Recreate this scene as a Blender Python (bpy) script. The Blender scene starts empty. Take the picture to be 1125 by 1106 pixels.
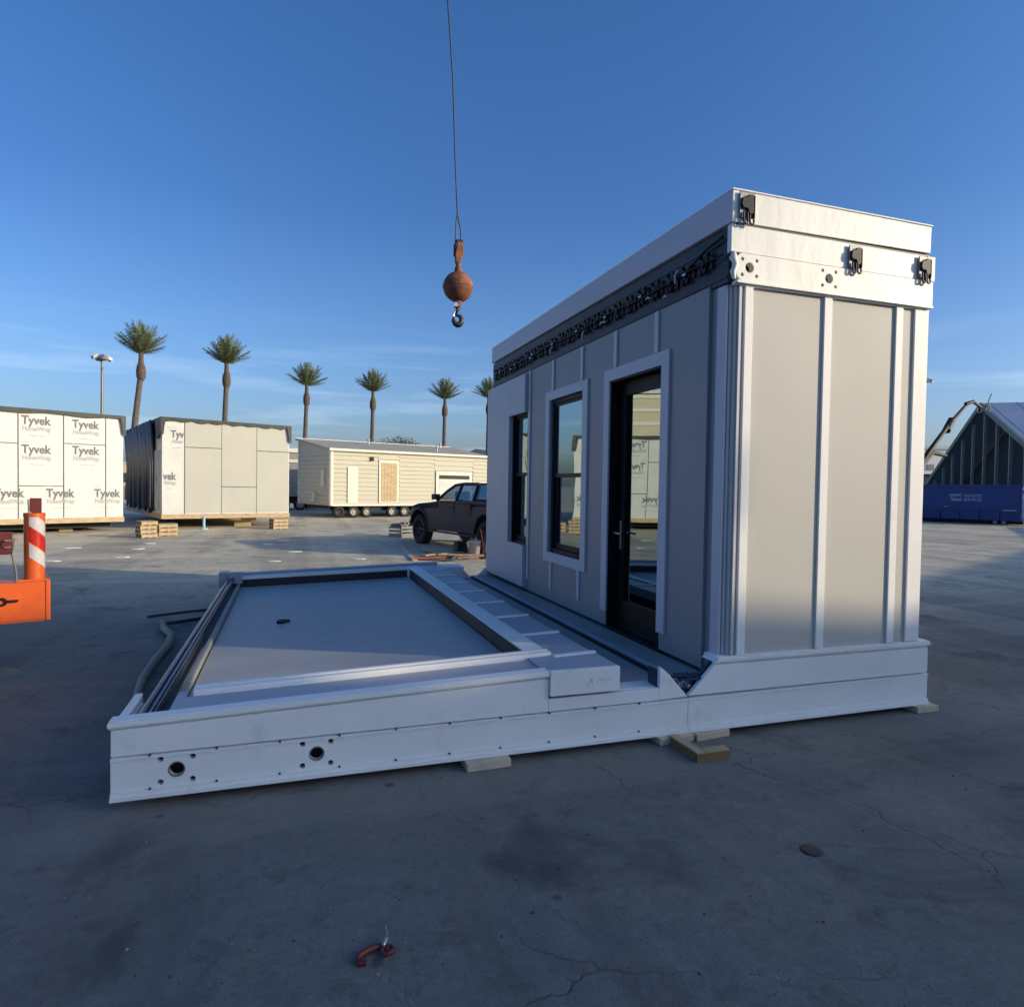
import bpy, bmesh, math, random
from mathutils import Vector, Matrix
random.seed(7)
PI = math.pi; R = math.radians
sc = bpy.context.scene
col = sc.collection

# ------------------------------------------------------------------ helpers
def tag(o, label=None, cat=None, group=None, kind=None):
    if label: o['label'] = label
    if cat: o['category'] = cat
    if group: o['group'] = group
    if kind: o['kind'] = kind
    return o

def empty(name, loc, rz=0, label=None, cat=None, group=None):
    o = bpy.data.objects.new(name, None); col.objects.link(o)
    o.location = loc; o.rotation_euler = (0, 0, rz); o.empty_display_size = .3
    return tag(o, label, cat, group)

def children(o): return [c for c in bpy.data.objects if c.parent == o]

def copy_tree(o, parent=None):
    c = o.copy(); col.objects.link(c); c.parent = parent
    for ch in children(o): copy_tree(ch, c)
    return c

class MB:
    """collects shapes; build() links them as one mesh object"""
    def __init__(s, off=(0, 0, 0)):
        s.v = []; s.f = []; s.m = []; s.sm = []; s.off = Vector(off)
    def add(s, vs, fs, mi=0, smooth=False):
        b = len(s.v); s.v += [Vector(p) for p in vs]
        for f in fs: s.f.append([b+i for i in f]); s.m.append(mi); s.sm.append(smooth)
    def box(s, x0, x1, y0, y1, z0, z1, mi=0, M=None, shear=0, sx=0):
        vs = [Vector((x, y, z + shear*(x-sx))) for x in (x0, x1) for y in (y0, y1) for z in (z0, z1)]
        if M: vs = [M @ p for p in vs]
        s.add(vs, [(0,1,3,2),(4,6,7,5),(0,4,5,1),(2,3,7,6),(0,2,6,4),(1,5,7,3)], mi)
        return s
    def prism(s, poly, a0, a1, axis='y', mi=0, M=None, f=None):
        """poly of 2D points; axis y: (x,z) ; axis x: (y,z) ; axis z: (x,y)"""
        def P(p, a):
            q = {'y': (p[0], a, p[1]), 'x': (a, p[0], p[1]), 'z': (p[0], p[1], a)}[axis]
            q = Vector(q)
            if f: q = f(q)
            return M @ q if M else q
        n = len(poly)
        vs = [P(p, a0) for p in poly] + [P(p, a1) for p in poly]
        fs = [tuple(range(n))[::-1], tuple(range(n, 2*n))] + [(i, (i+1) % n, n+(i+1) % n, n+i) for i in range(n)]
        s.add(vs, fs, mi); return s
    def tube(s, pts, r, n=8, mi=0, caps=True, closed=False):
        pts = [Vector(p) for p in pts]; N = len(pts)
        rs = r if isinstance(r, (list, tuple)) else [r]*N
        rings = []; up = None
        for i, p in enumerate(pts):
            if closed: t = pts[(i+1) % N]-pts[i-1]
            else: t = pts[min(i+1, N-1)]-pts[max(i-1, 0)]
            t = t.normalized()
            if up is None:
                up = Vector((0, 0, 1)) if abs(t.z) < .9 else Vector((1, 0, 0))
            a = t.cross(up).normalized(); up = a.cross(t).normalized()
            rings.append([p + rs[i]*(math.cos(2*PI*k/n)*a + math.sin(2*PI*k/n)*up) for k in range(n)])
        b = [q for g in rings for q in g]; fs = []
        for i in range(N if closed else N-1):
            j = (i+1) % N
            for k in range(n):
                fs.append((i*n+k, i*n+(k+1) % n, j*n+(k+1) % n, j*n+k))
        s.add(b, fs, mi, True)
        if caps and not closed:
            s.add(rings[0], [tuple(range(n))[::-1]], mi); s.add(rings[-1], [tuple(range(n))], mi)
        return s
    def cyl(s, p0, p1, r0, r1=None, n=16, mi=0):
        return s.tube([p0, p1], [r0, r0 if r1 is None else r1], n, mi)
    def lathe(s, prof, c=(0, 0, 0), n=24, mi=0, M=None):
        c = Vector(c); vs = []; fs = []
        for r, z in prof:
            for k in range(n):
                a = 2*PI*k/n; p = Vector((r*math.cos(a), r*math.sin(a), z))
                vs.append((M @ p if M else p) + c)
        for i in range(len(prof)-1):
            for k in range(n):
                fs.append((i*n+k, i*n+(k+1) % n, (i+1)*n+(k+1) % n, (i+1)*n+k))
        s.add(vs, fs, mi, True); return s
    def build(s, name, mats, parent=None, bevel=0):
        me = bpy.data.meshes.new(name)
        me.from_pydata([tuple(p - s.off) for p in s.v], [], s.f)
        if not isinstance(mats, (list, tuple)): mats = [mats]
        for m in mats: me.materials.append(m)
        me.polygons.foreach_set('material_index', s.m)
        me.polygons.foreach_set('use_smooth', s.sm)
        bm = bmesh.new(); bm.from_mesh(me); bmesh.ops.recalc_face_normals(bm, faces=bm.faces); bm.to_mesh(me); bm.free()
        me.update()
        o = bpy.data.objects.new(name, me); col.objects.link(o)
        if parent: o.parent = parent
        if bevel:
            b = o.modifiers.new('bevel', 'BEVEL'); b.width = bevel; b.segments = 2; b.limit_method = 'ANGLE'; b.angle_limit = R(40)
        return o

def drill(o, cutters):
    """boolean-cut round holes (one cutter object made of all the plugs), then bake the mesh"""
    me = bpy.data.meshes.new('cut'); me.from_pydata([tuple(p-cutters.off) for p in cutters.v], [], cutters.f)
    bm = bmesh.new(); bm.from_mesh(me); bmesh.ops.recalc_face_normals(bm, faces=bm.faces); bm.to_mesh(me); bm.free()
    c = bpy.data.objects.new('cut', me); col.objects.link(c); c.location = cutters.off
    m = o.modifiers.new('b', 'BOOLEAN'); m.operation = 'DIFFERENCE'; m.object = c; m.solver = 'EXACT'
    bpy.context.view_layer.update()
    dg = bpy.context.evaluated_depsgraph_get()
    new = bpy.data.meshes.new_from_object(o.evaluated_get(dg))
    o.modifiers.remove(m); o.data = new
    bpy.data.objects.remove(c)

# ------------------------------------------------------------------ materials
def srgb(r, g, b):
    f = lambda c: (c/255/12.92 if c/255 <= .04045 else ((c/255+.055)/1.055)**2.4)
    return (f(r), f(g), f(b))

def mat(name, c, rough=.6, metal=0, var=.12, scale=3, bump=.1, bscale=60, spec=.5, stain=0, stain_c=None, coat=0, stretch=None, bdist=.004):
    m = bpy.data.materials.new(name); m.use_nodes = True
    nt = m.node_tree; N = nt.nodes; L = nt.links
    p = N['Principled BSDF']; p.inputs['Roughness'].default_value = rough; p.inputs['Metallic'].default_value = metal
    p.inputs['Specular IOR Level'].default_value = spec; p.inputs['Coat Weight'].default_value = coat
    tc = N.new('ShaderNodeTexCoord'); mp = N.new('ShaderNodeMapping')
    L.new(tc.outputs['Object'], mp.inputs[0])
    if stretch: mp.inputs['Scale'].default_value = stretch
    n1 = N.new('ShaderNodeTexNoise'); n1.inputs['Scale'].default_value = scale; n1.inputs['Detail'].default_value = 6
    L.new(mp.outputs[0], n1.inputs['Vector'])
    cr = N.new('ShaderNodeValToRGB'); cr.color_ramp.elements[0].position = .3; cr.color_ramp.elements[1].position = .7
    cr.color_ramp.elements[0].color = (*[x*(1-var) for x in c], 1); cr.color_ramp.elements[1].color = (*[min(1, x*(1+var*.6)) for x in c], 1)
    L.new(n1.outputs['Fac'], cr.inputs[0]); out = cr.outputs[0]
    if stain:
        n3 = N.new('ShaderNodeTexNoise'); n3.inputs['Scale'].default_value = scale*2.3; n3.inputs['Detail'].default_value = 8; n3.inputs['Roughness'].default_value = .65
        L.new(mp.outputs[0], n3.inputs['Vector'])
        r3 = N.new('ShaderNodeValToRGB'); r3.color_ramp.elements[0].position = .58; r3.color_ramp.elements[1].position = .72
        r3.color_ramp.elements[0].color = (0, 0, 0, 1); r3.color_ramp.elements[1].color = (stain, stain, stain, 1)
        L.new(n3.outputs['Fac'], r3.inputs[0])
        mx = N.new('ShaderNodeMix'); mx.data_type = 'RGBA'
        L.new(r3.outputs[0], mx.inputs[0]); L.new(out, mx.inputs[6]); mx.inputs[7].default_value = (*(stain_c or (c[0]*.4, c[1]*.38, c[2]*.33)), 1)
        out = mx.outputs[2]
    L.new(out, p.inputs['Base Color'])
    if bump:
        n2 = N.new('ShaderNodeTexNoise'); n2.inputs['Scale'].default_value = bscale; n2.inputs['Detail'].default_value = 4
        L.new(mp.outputs[0], n2.inputs['Vector'])
        b = N.new('ShaderNodeBump'); b.inputs['Strength'].default_value = bump; b.inputs['Distance'].default_value = bdist
        L.new(n2.outputs['Fac'], b.inputs['Height']); L.new(b.outputs[0], p.inputs['Normal'])
    rr = N.new('ShaderNodeMapRange'); rr.inputs[3].default_value = max(0, rough-.08); rr.inputs[4].default_value = min(1, rough+.1)
    L.new(n1.outputs['Fac'], rr.inputs[0]); L.new(rr.outputs[0], p.inputs['Roughness'])
    return m

M = {}
M['white'] = mat('white_paint', (.80, .79, .76), .55, var=.05, bump=.06, stain=.38, stain_c=(.52, .49, .44), scale=1.9)
M['film'] = mat('wrapped_white_trim', (.77, .755, .70), .45, var=.07, bump=.35, bscale=4, bdist=.016, stretch=(1.5, 1.5, .7), stain=.25, stain_c=(.55, .52, .46), scale=2)
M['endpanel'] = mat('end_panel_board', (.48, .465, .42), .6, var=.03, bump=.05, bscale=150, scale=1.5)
M['sidepanel'] = mat('shaded_side_board', (.25, .25, .265), .5, var=.04, bump=.05, bscale=120, scale=1.5)  # same board as endpanel, darkened and blued to carry the wall's shade
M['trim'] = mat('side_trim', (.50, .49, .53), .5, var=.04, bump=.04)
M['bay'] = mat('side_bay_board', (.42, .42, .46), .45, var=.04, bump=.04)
M['slab'] = mat('slab_board', (.36, .38, .43), .45, var=.06, bump=.05, stain=.15, scale=1.2)
M['deck'] = mat('bare_floor_board', (.27, .285, .28), .6, var=.12, bump=.1, stain=.35, scale=2)
M['slate'] = mat('dusty_floor', (.33, .335, .335), .45, var=.16, bump=.08, stain=.5, scale=.9, stretch=(1, 2.5, 1))
M['gasket'] = mat('black_gasket', (.012, .012, .016), .5, var=.2)
M['rail'] = mat('blue_grey_rail', (.10, .11, .15), .3, metal=.6, var=.2)
M['band'] = mat('teal_hinge_band', (.014, .028, .042), .55, var=.3, bump=.3, scale=5)
M['black'] = mat('black_metal', (.008, .008, .010), .5, metal=0, var=.3, spec=.25)
M['blackframe'] = mat('black_frame', (.004, .005, .008), .5, var=.15, spec=.2)
M['chrome'] = mat('bare_steel', (.55, .55, .56), .3, metal=1, var=.15)
M['dull'] = mat('dull_zinc', (.22, .22, .205), .5, metal=.4, var=.25, scale=20)
M['inside'] = mat('interior_board', (.10, .10, .10), .7)
M['wood'] = mat('raw_timber', (.48, .36, .21), .7, var=.3, bump=.3, bscale=40, stretch=(1, 1, 6), stain=.3, scale=4)
M['woodpale'] = mat('pale_timber', (.56, .46, .33), .7, var=.2, bump=.3, bscale=40, stain=.25, scale=6)
M['wooddark'] = mat('rusty_brown_timber', (.20, .13, .055), .7, var=.3, bump=.2)
M['orange'] = mat('orange_paint', (.74, .115, .018), .42, var=.12, bump=.1, scale=6, stain=.6, stain_c=(.38, .075, .03))
M['redpaint'] = mat('dark_red_paint', (.14, .016, .012), .45, var=.2, scale=5)
M['redtape'] = mat('red_reflective_tape', (.52, .02, .015), .3, var=.1, scale=30)
M['whitetape'] = mat('white_reflective_tape', (.58, .565, .56), .3, var=.1, scale=30)
M['rust'] = mat('rusted_iron', (.25, .085, .04), .75, metal=.1, var=.6, bump=.8, bscale=14, scale=9, stain=.85, stain_c=(.08, .04, .03))
M['darksteel'] = mat('dark_worn_steel', (.06, .055, .06), .5, metal=.6, var=.4, scale=20)
M['cable'] = mat('steel_cable', (.05, .05, .055), .5, metal=.6)
M['wrap'] = mat('house_wrap', (.60, .60, .57), .55, var=.07, bump=.7, bscale=1.3, bdist=.08, scale=1.2)
M['sheath'] = mat('sheathing_board', (.45, .44, .385), .6, var=.05, bump=.08, scale=1)
M['seam'] = mat('dark_seam_tape', (.13, .12, .10), .7, var=.2)
M['ink'] = mat('wrap_print_ink', (.15, .16, .175), .7, var=.15, scale=9)
M['inkpale'] = mat('wrap_print_pale', (.42, .42, .42), .7, var=.15, scale=9)
M['roofmem'] = mat('black_roof_membrane', (.045, .052, .05), .6, var=.3, bump=.5, bscale=5, bdist=.03)
M['siding'] = mat('cream_siding', (.45, .43, .335), .6, var=.05, bump=.1)
M['creamtrim'] = mat('cream_trim', (.62, .61, .52), .55, var=.04)
M['shingle'] = mat('grey_shingles', (.36, .34, .29), .85, var=.2, bump=.5, bscale=30, scale=8)
M['greywall'] = mat('grey_wall', (.25, .25, .25), .7, var=.1)
M['dirtywhite'] = mat('dirty_white', (.55, .55, .53), .6, var=.15)
M['rubber'] = mat('tyre_rubber', (.016, .016, .016), .8, var=.3, bump=.4, bscale=30)
M['rim'] = mat('wheel_rim', (.42, .40, .34), .45, metal=.3, var=.2, scale=10)
M['darkrim'] = mat('dark_alloy_rim', (.05, .05, .055), .4, metal=.7)
M['truck'] = mat('slate_blue_car_paint', (.004, .014, .042), .42, metal=0, var=.1, bump=0, coat=0, spec=.22, scale=2)
M['plastic'] = mat('black_plastic', (.02, .02, .022), .55, var=.2)
M['trunk'] = mat('palm_trunk', (.115, .10, .09), .9, var=.35, bump=.8, bscale=4, bdist=.1, scale=6, stretch=(1, 1, 3))
M['boot'] = mat('palm_boot_skirt', (.12, .085, .065), .9, var=.45, bump=1, bscale=9, bdist=.1, scale=9)
M['frond'] = mat('palm_frond', (.125, .155, .070), .6, var=.45, bump=0, scale=1.2)
M['leaf'] = mat('tree_leaf', (.05, .07, .03), .7, var=.4, bump=0, scale=1.2)
M['blue'] = mat('blue_dumpster_paint', (.005, .038, .20), .45, var=.2, bump=.2, bscale=6, scale=2, stain=.3, stain_c=(.02, .02, .05))
M['decal'] = mat('pale_blue_decal', (.30, .34, .46), .6, var=.25, scale=6)
M['paleblue'] = mat('pale_blue_steel', (.30, .50, .60), .4, var=.15)
M['metalroof'] = mat('galvalume_roof', (.42, .46, .52), .38, metal=.55, var=.08, scale=.3)
M['stud'] = mat('galvanised_stud', (.30, .30, .28), .5, metal=.3, var=.2)
M['darkint'] = mat('dark_interior', (.045, .050, .056), .9, var=.3, scale=.5)  # dark tone painted in for shaded interiors and openings
M['plaster'] = mat('white_plaster', (.72, .71, .68), .8, var=.08)
M['tan'] = mat('tan_cladding', (.55, .47, .33), .7, var=.08, scale=.5)
M['concrete_wall'] = mat('tilt_up_concrete', (.42, .40, .37), .85, var=.15, scale=.7, stain=.2)
M['dark_sheet'] = mat('dark_navy_sheet', (.020, .024, .040), .5, var=.3, bump=.6, bscale=3, bdist=.05)
M['boompaint'] = mat('dark_boom_paint', (.010, .010, .011), .6, var=.2)
M['hill'] = mat('distant_hill', (.10, .13, .17), .95, var=.15, scale=.02, bump=0)
M['grit_dark'] = mat('grit_dark', (.05, .05, .05), .9)
M['grit_pale'] = mat('grit_pale', (.28, .26, .22), .9)
M['paper'] = mat('pale_scrap_paper', (.78, .76, .70), .8, var=.1)
M['redbrown'] = mat('red_brown_scrap', (.30, .10, .05), .7, var=.4, scale=6)
M['hookred'] = mat('worn_red_hook_paint', (.15, .025, .018), .45, var=.5, scale=60, stain=.5, stain_c=(.03, .02, .02))
M['jute'] = mat('dusty_tan_hose', (.30, .28, .20), .8, var=.25, scale=8, bump=.4, bscale=30)

def glass(name, refl=.44, tint=(.10, .13, .14)):
    m = bpy.data.materials.new(name); m.use_nodes = True; nt = m.node_tree; N = nt.nodes; L = nt.links
    N.remove(N['Principled BSDF']); out = N['Material Output']
    g = N.new('ShaderNodeBsdfGlossy'); g.inputs['Roughness'].default_value = .004; g.inputs['Color'].default_value = (.80, .94, .94, 1)
    t = N.new('ShaderNodeBsdfTransparent'); t.inputs['Color'].default_value = (*tint, 1)
    fr = N.new('ShaderNodeFresnel'); fr.inputs['IOR'].default_value = 1.8
    mr = N.new('ShaderNodeMapRange'); mr.inputs[1].default_value = .05; mr.inputs[2].default_value = .5; mr.inputs[3].default_value = refl*.7; mr.inputs[4].default_value = min(1, refl*1.5)
    n = N.new('ShaderNodeTexNoise'); n.inputs['Scale'].default_value = 1.3; b = N.new('ShaderNodeBump'); b.inputs['Strength'].default_value = .06; b.inputs['Distance'].default_value = .02
    L.new(n.outputs['Fac'], b.inputs['Height']); L.new(b.outputs[0], g.inputs['Normal'])
    mx = N.new('ShaderNodeMixShader'); L.new(fr.outputs[0], mr.inputs[0]); L.new(mr.outputs[0], mx.inputs[0])
    L.new(t.outputs[0], mx.inputs[1]); L.new(g.outputs[0], mx.inputs[2]); L.new(mx.outputs[0], out.inputs[0])
    return m
M['glass'] = glass('coated_window_glass')
M['carglass'] = glass('car_window_glass', .13, (.35, .38, .38))

# ------------------------------------------------------------------ ground
def ground_mat():
    m = bpy.data.materials.new('old_concrete_yard'); m.use_nodes = True; nt = m.node_tree; N = nt.nodes; L = nt.links
    p = N['Principled BSDF']; tc = N.new('ShaderNodeTexCoord')
    def noise(scale, det=5, rough=.55, dist=0, sc3=None):
        n = N.new('ShaderNodeTexNoise'); n.inputs['Scale'].default_value = scale; n.inputs['Detail'].default_value = det
        n.inputs['Roughness'].default_value = rough; n.inputs['Distortion'].default_value = dist
        if sc3:
            mp = N.new('ShaderNodeMapping'); mp.inputs['Scale'].default_value = sc3[:3]; mp.inputs['Rotation'].default_value = (0, 0, sc3[3])
            L.new(tc.outputs['Object'], mp.inputs[0]); L.new(mp.outputs[0], n.inputs['Vector'])
        else: L.new(tc.outputs['Object'], n.inputs['Vector'])
        return n.outputs['Fac']
    def ramp(x, a, b, ca=(0, 0, 0), cb=(1, 1, 1)):
        r = N.new('ShaderNodeValToRGB'); r.color_ramp.elements[0].position = a; r.color_ramp.elements[1].position = b
        r.color_ramp.elements[0].color = (*ca, 1); r.color_ramp.elements[1].color = (*cb, 1); L.new(x, r.inputs[0]); return r.outputs[0]
    def mixc(f, a, b, mode='MIX'):
        x = N.new('ShaderNodeMix'); x.data_type = 'RGBA'; x.blend_type = mode
        for i, v in ((0, f), (6, a), (7, b)):
            if isinstance(v, (int, float)): x.inputs[i].default_value = v
            elif isinstance(v, tuple): x.inputs[i].default_value = (*v, 1)
            else: L.new(v, x.inputs[i])
        return x.outputs[2]
    def mth(op, a, b=None):
        x = N.new('ShaderNodeMath'); x.operation = op
        for i, v in ((0, a), (1, b)):
            if v is None: continue
            if isinstance(v, (int, float)): x.inputs[i].default_value = v
            else: L.new(v, x.inputs[i])
        return x.outputs[0]
    base = ramp(noise(.35, 8, .6, .6), .32, .68, (.115, .110, .094), (.215, .200, .165))
    base = mixc(ramp(noise(2.2, 7, .65, .3), .35, .7), base, (.150, .150, .140))
    base = mixc(mth('MULTIPLY', ramp(noise(22, 4, .7), .42, .7), .45), base, (.235, .225, .20))
    base = mixc(mth('MULTIPLY', ramp(noise(95, 2, .8), .5, .64), .7), base, (.09, .09, .085))
    base = mixc(mth('MULTIPLY', ramp(noise(.55, 6, .65, 1.2), .50, .64), .45), base, (.150, .120, .108))
    base = mixc(mth('MULTIPLY', ramp(noise(.75, 6, .6, 1.0), .52, .66), .45), base, (.120, .135, .105))
    base = mixc(mth('MULTIPLY', ramp(noise(7, 7, .82, .3), .46, .62), .48), base, (.225, .215, .185))
    base = mixc(mth('MULTIPLY', ramp(noise(5, 6, .75, .5), .54, .66), .50), base, (.075, .073, .068))
    # dragged tyre and trowel marks
    base = mixc(mth('MULTIPLY', ramp(noise(.8, 6, .6, .5, (1, .10, 1, R(62))), .48, .60), .62), base, (.092, .090, .084))
    base = mixc(mth('MULTIPLY', ramp(noise(.9, 6, .6, .8, (.12, 1, 1, R(-20))), .50, .62), .50), base, (.22, .21, .185))
    # oil spots
    spots = ramp(noise(1.7, 2, .5, .4), .70, .78)
    base = mixc(mth('MULTIPLY', ramp(noise(1.1, 5, .6, .8), .56, .68), .62), base, (.05, .05, .05))
    vs = N.new('ShaderNodeTexVoronoi'); vs.inputs['Scale'].default_value = 2.4; L.new(tc.outputs['Object'], vs.inputs['Vector'])
    dots = ramp(mth('ADD', vs.outputs['Distance'], mth('MULTIPLY', noise(9, 3), .12)), .105, .135, (1, 1, 1), (0, 0, 0))
    base = mixc(mth('MULTIPLY', dots, .75), base, (.055, .055, .055))
    # cracks : distorted cell borders, kept only in places
    def crack(scale, w, seed, keep):
        mp = N.new('ShaderNodeMapping'); mp.inputs['Location'].default_value = (seed, seed*.7, 0); L.new(tc.outputs['Object'], mp.inputs[0])
        nn = N.new('ShaderNodeTexNoise'); nn.inputs['Scale'].default_value = 1.7; nn.inputs['Detail'].default_value = 7; L.new(mp.outputs[0], nn.inputs['Vector'])
        ad = N.new('ShaderNodeMix'); ad.data_type = 'RGBA'; ad.blend_type = 'LINEAR_LIGHT'; ad.inputs[0].default_value = .35
        L.new(mp.outputs[0], ad.inputs[6]); L.new(nn.outputs['Color'], ad.inputs[7])
        v = N.new('ShaderNodeTexVoronoi'); v.feature = 'DISTANCE_TO_EDGE'; v.inputs['Scale'].default_value = scale; L.new(ad.outputs[2], v.inputs['Vector'])
        c = ramp(v.outputs['Distance'], w*.3, w, (1, 1, 1), (0, 0, 0))
        return mth('MULTIPLY', c, ramp(noise(.55+seed*.01, 3), keep, keep+.06))
    cr = mth('MAXIMUM', crack(.42, .0042, 3.1, .46), crack(.9, .0065, 11.3, .54))
    base = mixc(mth('MULTIPLY', cr, .48), base, (.045, .043, .04))
    # slab joints
    br = N.new('ShaderNodeTexBrick'); br.inputs['Scale'].default_value = 1; br.offset = 0; br.inputs['Brick Width'].default_value = 6.1; br.inputs['Row Height'].default_value = 5.6
    br.inputs['Mortar Size'].default_value = .012; br.inputs['Mortar Smooth'].default_value = .3
    mp = N.new('ShaderNodeMapping'); mp.inputs['Rotation'].default_value = (0, 0, R(24)); mp.inputs['Location'].default_value = (1.3, 2.2, 0)
    L.new(tc.outputs['Object'], mp.inputs[0]); L.new(mp.outputs[0], br.inputs['Vector'])
    base = mixc(mth('MULTIPLY', mth('MULTIPLY', br.outputs['Fac'], ramp(noise(.7, 4), .40, .6)), .28), base, (.07, .07, .065))
    # far ground lightened and warmed: sunlit brightness put into its colour, ragged border
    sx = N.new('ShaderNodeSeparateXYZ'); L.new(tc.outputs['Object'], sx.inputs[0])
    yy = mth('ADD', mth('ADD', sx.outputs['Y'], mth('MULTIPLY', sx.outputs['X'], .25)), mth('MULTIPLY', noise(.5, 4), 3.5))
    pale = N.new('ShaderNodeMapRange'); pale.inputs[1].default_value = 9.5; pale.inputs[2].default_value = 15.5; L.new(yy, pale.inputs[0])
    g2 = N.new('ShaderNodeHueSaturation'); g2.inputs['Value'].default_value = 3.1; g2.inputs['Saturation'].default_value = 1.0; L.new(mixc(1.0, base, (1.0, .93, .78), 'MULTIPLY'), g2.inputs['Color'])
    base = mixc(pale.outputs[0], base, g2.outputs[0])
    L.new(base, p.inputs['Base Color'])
    rg = N.new('ShaderNodeMapRange'); rg.inputs[3].default_value = .62; rg.inputs[4].default_value = .95; L.new(noise(.9, 5), rg.inputs[0]); L.new(rg.outputs[0], p.inputs['Roughness'])
    p.inputs['Specular IOR Level'].default_value = .3
    h = mth('ADD', mth('MULTIPLY', noise(.45, 3, .5, .5, (1, 1, 1, 0)), .16), mth('MULTIPLY', noise(45, 5, .7), .006))
    h = mth('ADD', h, mth('MULTIPLY', noise(3.5, 4, .6), .014))
    h = mth('ADD', h, mth('MULTIPLY', noise(13, 5, .7), .012))
    h = mth('SUBTRACT', h, mth('MULTIPLY', cr, .012))
    b = N.new('ShaderNodeBump'); b.inputs['Strength'].default_value = .55; b.inputs['Distance'].default_value = 1
    L.new(h, b.inputs['Height']); L.new(b.outputs[0], p.inputs['Normal'])
    return m
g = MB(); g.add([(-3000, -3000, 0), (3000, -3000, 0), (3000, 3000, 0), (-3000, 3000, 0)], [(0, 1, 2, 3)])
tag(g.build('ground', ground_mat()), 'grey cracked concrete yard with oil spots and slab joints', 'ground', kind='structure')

# ------------------------------------------------------------------ the folded house
O = (1.95, 6.95, 0)
house = empty('folding_house', O, 0, 'white battened modular house, half unfolded, its floor and one wall lying flat', 'house')
def H(): return MB(O)
Y0, Y1 = 3.993, 9.88
XL, XR, XV = -.912, 4.972, 2.69

def lerp(a, b, t): return a+(b-a)*t
def seamz(x): return lerp(.283, .300, (x-XL)/(XR-XL))
def topz(x): return lerp(.481, .566, (x-XL)/(1.62-XL))
SH = .0336
def zt(x): return .50+SH*(x-0)     # tilted slab top

def front_beam(yf, s):
    """beam along X at face yf; s=-1 faces the camera, +1 faces away"""
    d = lambda a: yf - s*a if s < 0 else yf - a      # depth inwards from the face
    def Yp(a): return yf + a if s < 0 else yf - a
    def ext(poly, a0, a1, mb, mi=0):
        mb.prism(poly, Yp(a0), Yp(a1), 'y', mi)
    low = H()
    for (xa, xb) in ((XL, XV-.002), (XV+.002, XR)):
        ext([(xa, .052), (xb, .052), (xb, .068), (xa, .068)], -.030, .04, low)
        ext([(xa, .069), (xb, .069), (xb, .092), (xa, .092)], -.016, .04, low)
        ext([(xa, .093), (xb, .093), (xb, seamz(xb)-.020), (xa, seamz(xa)-.020)], 0, .04, low)
        ext([(xa, seamz(xa)-.019), (xb, seamz(xb)-.019), (xb, seamz(xb)-.004), (xa, seamz(xa)-.004)], -.008, .04, low)
    lo = low.build('lower_beam', M['white'], house, .003)
    up = H()
    # left upper course (full height) with cap
    n = 6
    xs = [lerp(XL, 1.62, i/n) for i in range(n+1)]
    ext([(XL, seamz(XL)+.004), (1.62, seamz(1.62)+.004), (1.62, topz(1.62)-.052), (XL, topz(XL)-.052)], .002, .04, up)
    ext([(XL-.012, topz(XL)-.050), (1.62, topz(1.62)-.050), (1.62, topz(1.62)-.036), (XL-.012, topz(XL)-.036)], .010, .04, up)
    ext([(XL-.014, topz(XL)-.034), (1.62, topz(1.62)-.034), (1.62, topz(1.62)-.008), (XL-.014, topz(XL)-.008)], -.014, .09, up)
    ext([(XL-.010, topz(XL)-.007), (1.62, topz(1.62)-.007), (1.62, topz(1.62)), (XL-.010, topz(XL))], -.006, .09, up)
    # low middle piece
    if s < 0: ext([(1.622, seamz(1.62)+.004), (2.455, seamz(2.45)+.004), (2.455, .381), (1.622, .378)], .002, .04, up)
    else: ext([(1.622, seamz(1.62)+.004), (2.455, seamz(2.45)+.004), (2.455, .560), (1.622, .560)], .002, .36, up)
    # triangle left of the V, tall part right of it
    ext([(2.457, seamz(2.45)+.004), (XV-.004, .304), (2.54, .462), (2.482, .515), (2.457, .532 if s < 0 else .560)], .002, .035 if s < 0 else .10, up)
    ext([(XV+.004, .306), (XR, seamz(XR)+.004), (XR, .508), (2.905, .512)], .002, .04, up)
    ext([(2.905, .514), (XR+.004, .510), (XR+.004, .528), (2.92, .531)], .012, .05, up)
    ext([(2.905, .533), (XR+.012, .530), (XR+.012, .556), (2.932, .560)], -.012, .16, up)
    ext([(2.915, .561), (XR+.008, .557), (XR+.008, .566), (2.938, .570)], -.004, .16, up)
    uo = up.build('upper_beam', M['white'], house, .003)
    return lo, uo
lo_f, up_f = front_beam(Y0, -1)
front_beam(Y1, 1)
# drill the bolt patterns (front, lower course)
cut = H()
for hx in (-.591, .153):
    cut.cyl((hx, Y0-.2, .186), (hx, Y0+.3, .186), .039, n=20)
    for a in (-1, 1):
        for b_ in (-1, 1): cut.cyl((hx+a*.080, Y0-.2, .186+b_*.064), (hx+a*.080, Y0+.3, .186+b_*.064), .0165, n=12)
lo_f.modifiers.clear(); drill(lo_f, cut)
for hx in (-.591, .153):
    b = H(); b.box(hx-.14, hx+.14, Y0+.10, Y0+.108, .10, .28); b.build('backing_plate', M['gasket'], house)
for hx in (-.591, .153):
    b = H(); b.tube([(hx+.041*math.cos(t*PI/10), Y0+.004, .186+.041*math.sin(t*PI/10)) for t in range(20)], .006, 6, closed=True)
    b.build('hole_rim', M['dull'], house)
# screws
scr = None
for i in range(12):
    x = XL+.19+i*.335
    if x > 2.3: break
    for z in (seamz(x)-.002, .096):
        if scr is None:
            b = MB(); b.cyl((0, -.014, 0), (0, .006, 0), .0062, n=8); scr = b.build('screw', M['darksteel'], house); o = scr
        else: o = scr.copy(); col.objects.link(o)
        o.location = Vector((x, Y0, z))-Vector(O)

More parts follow.
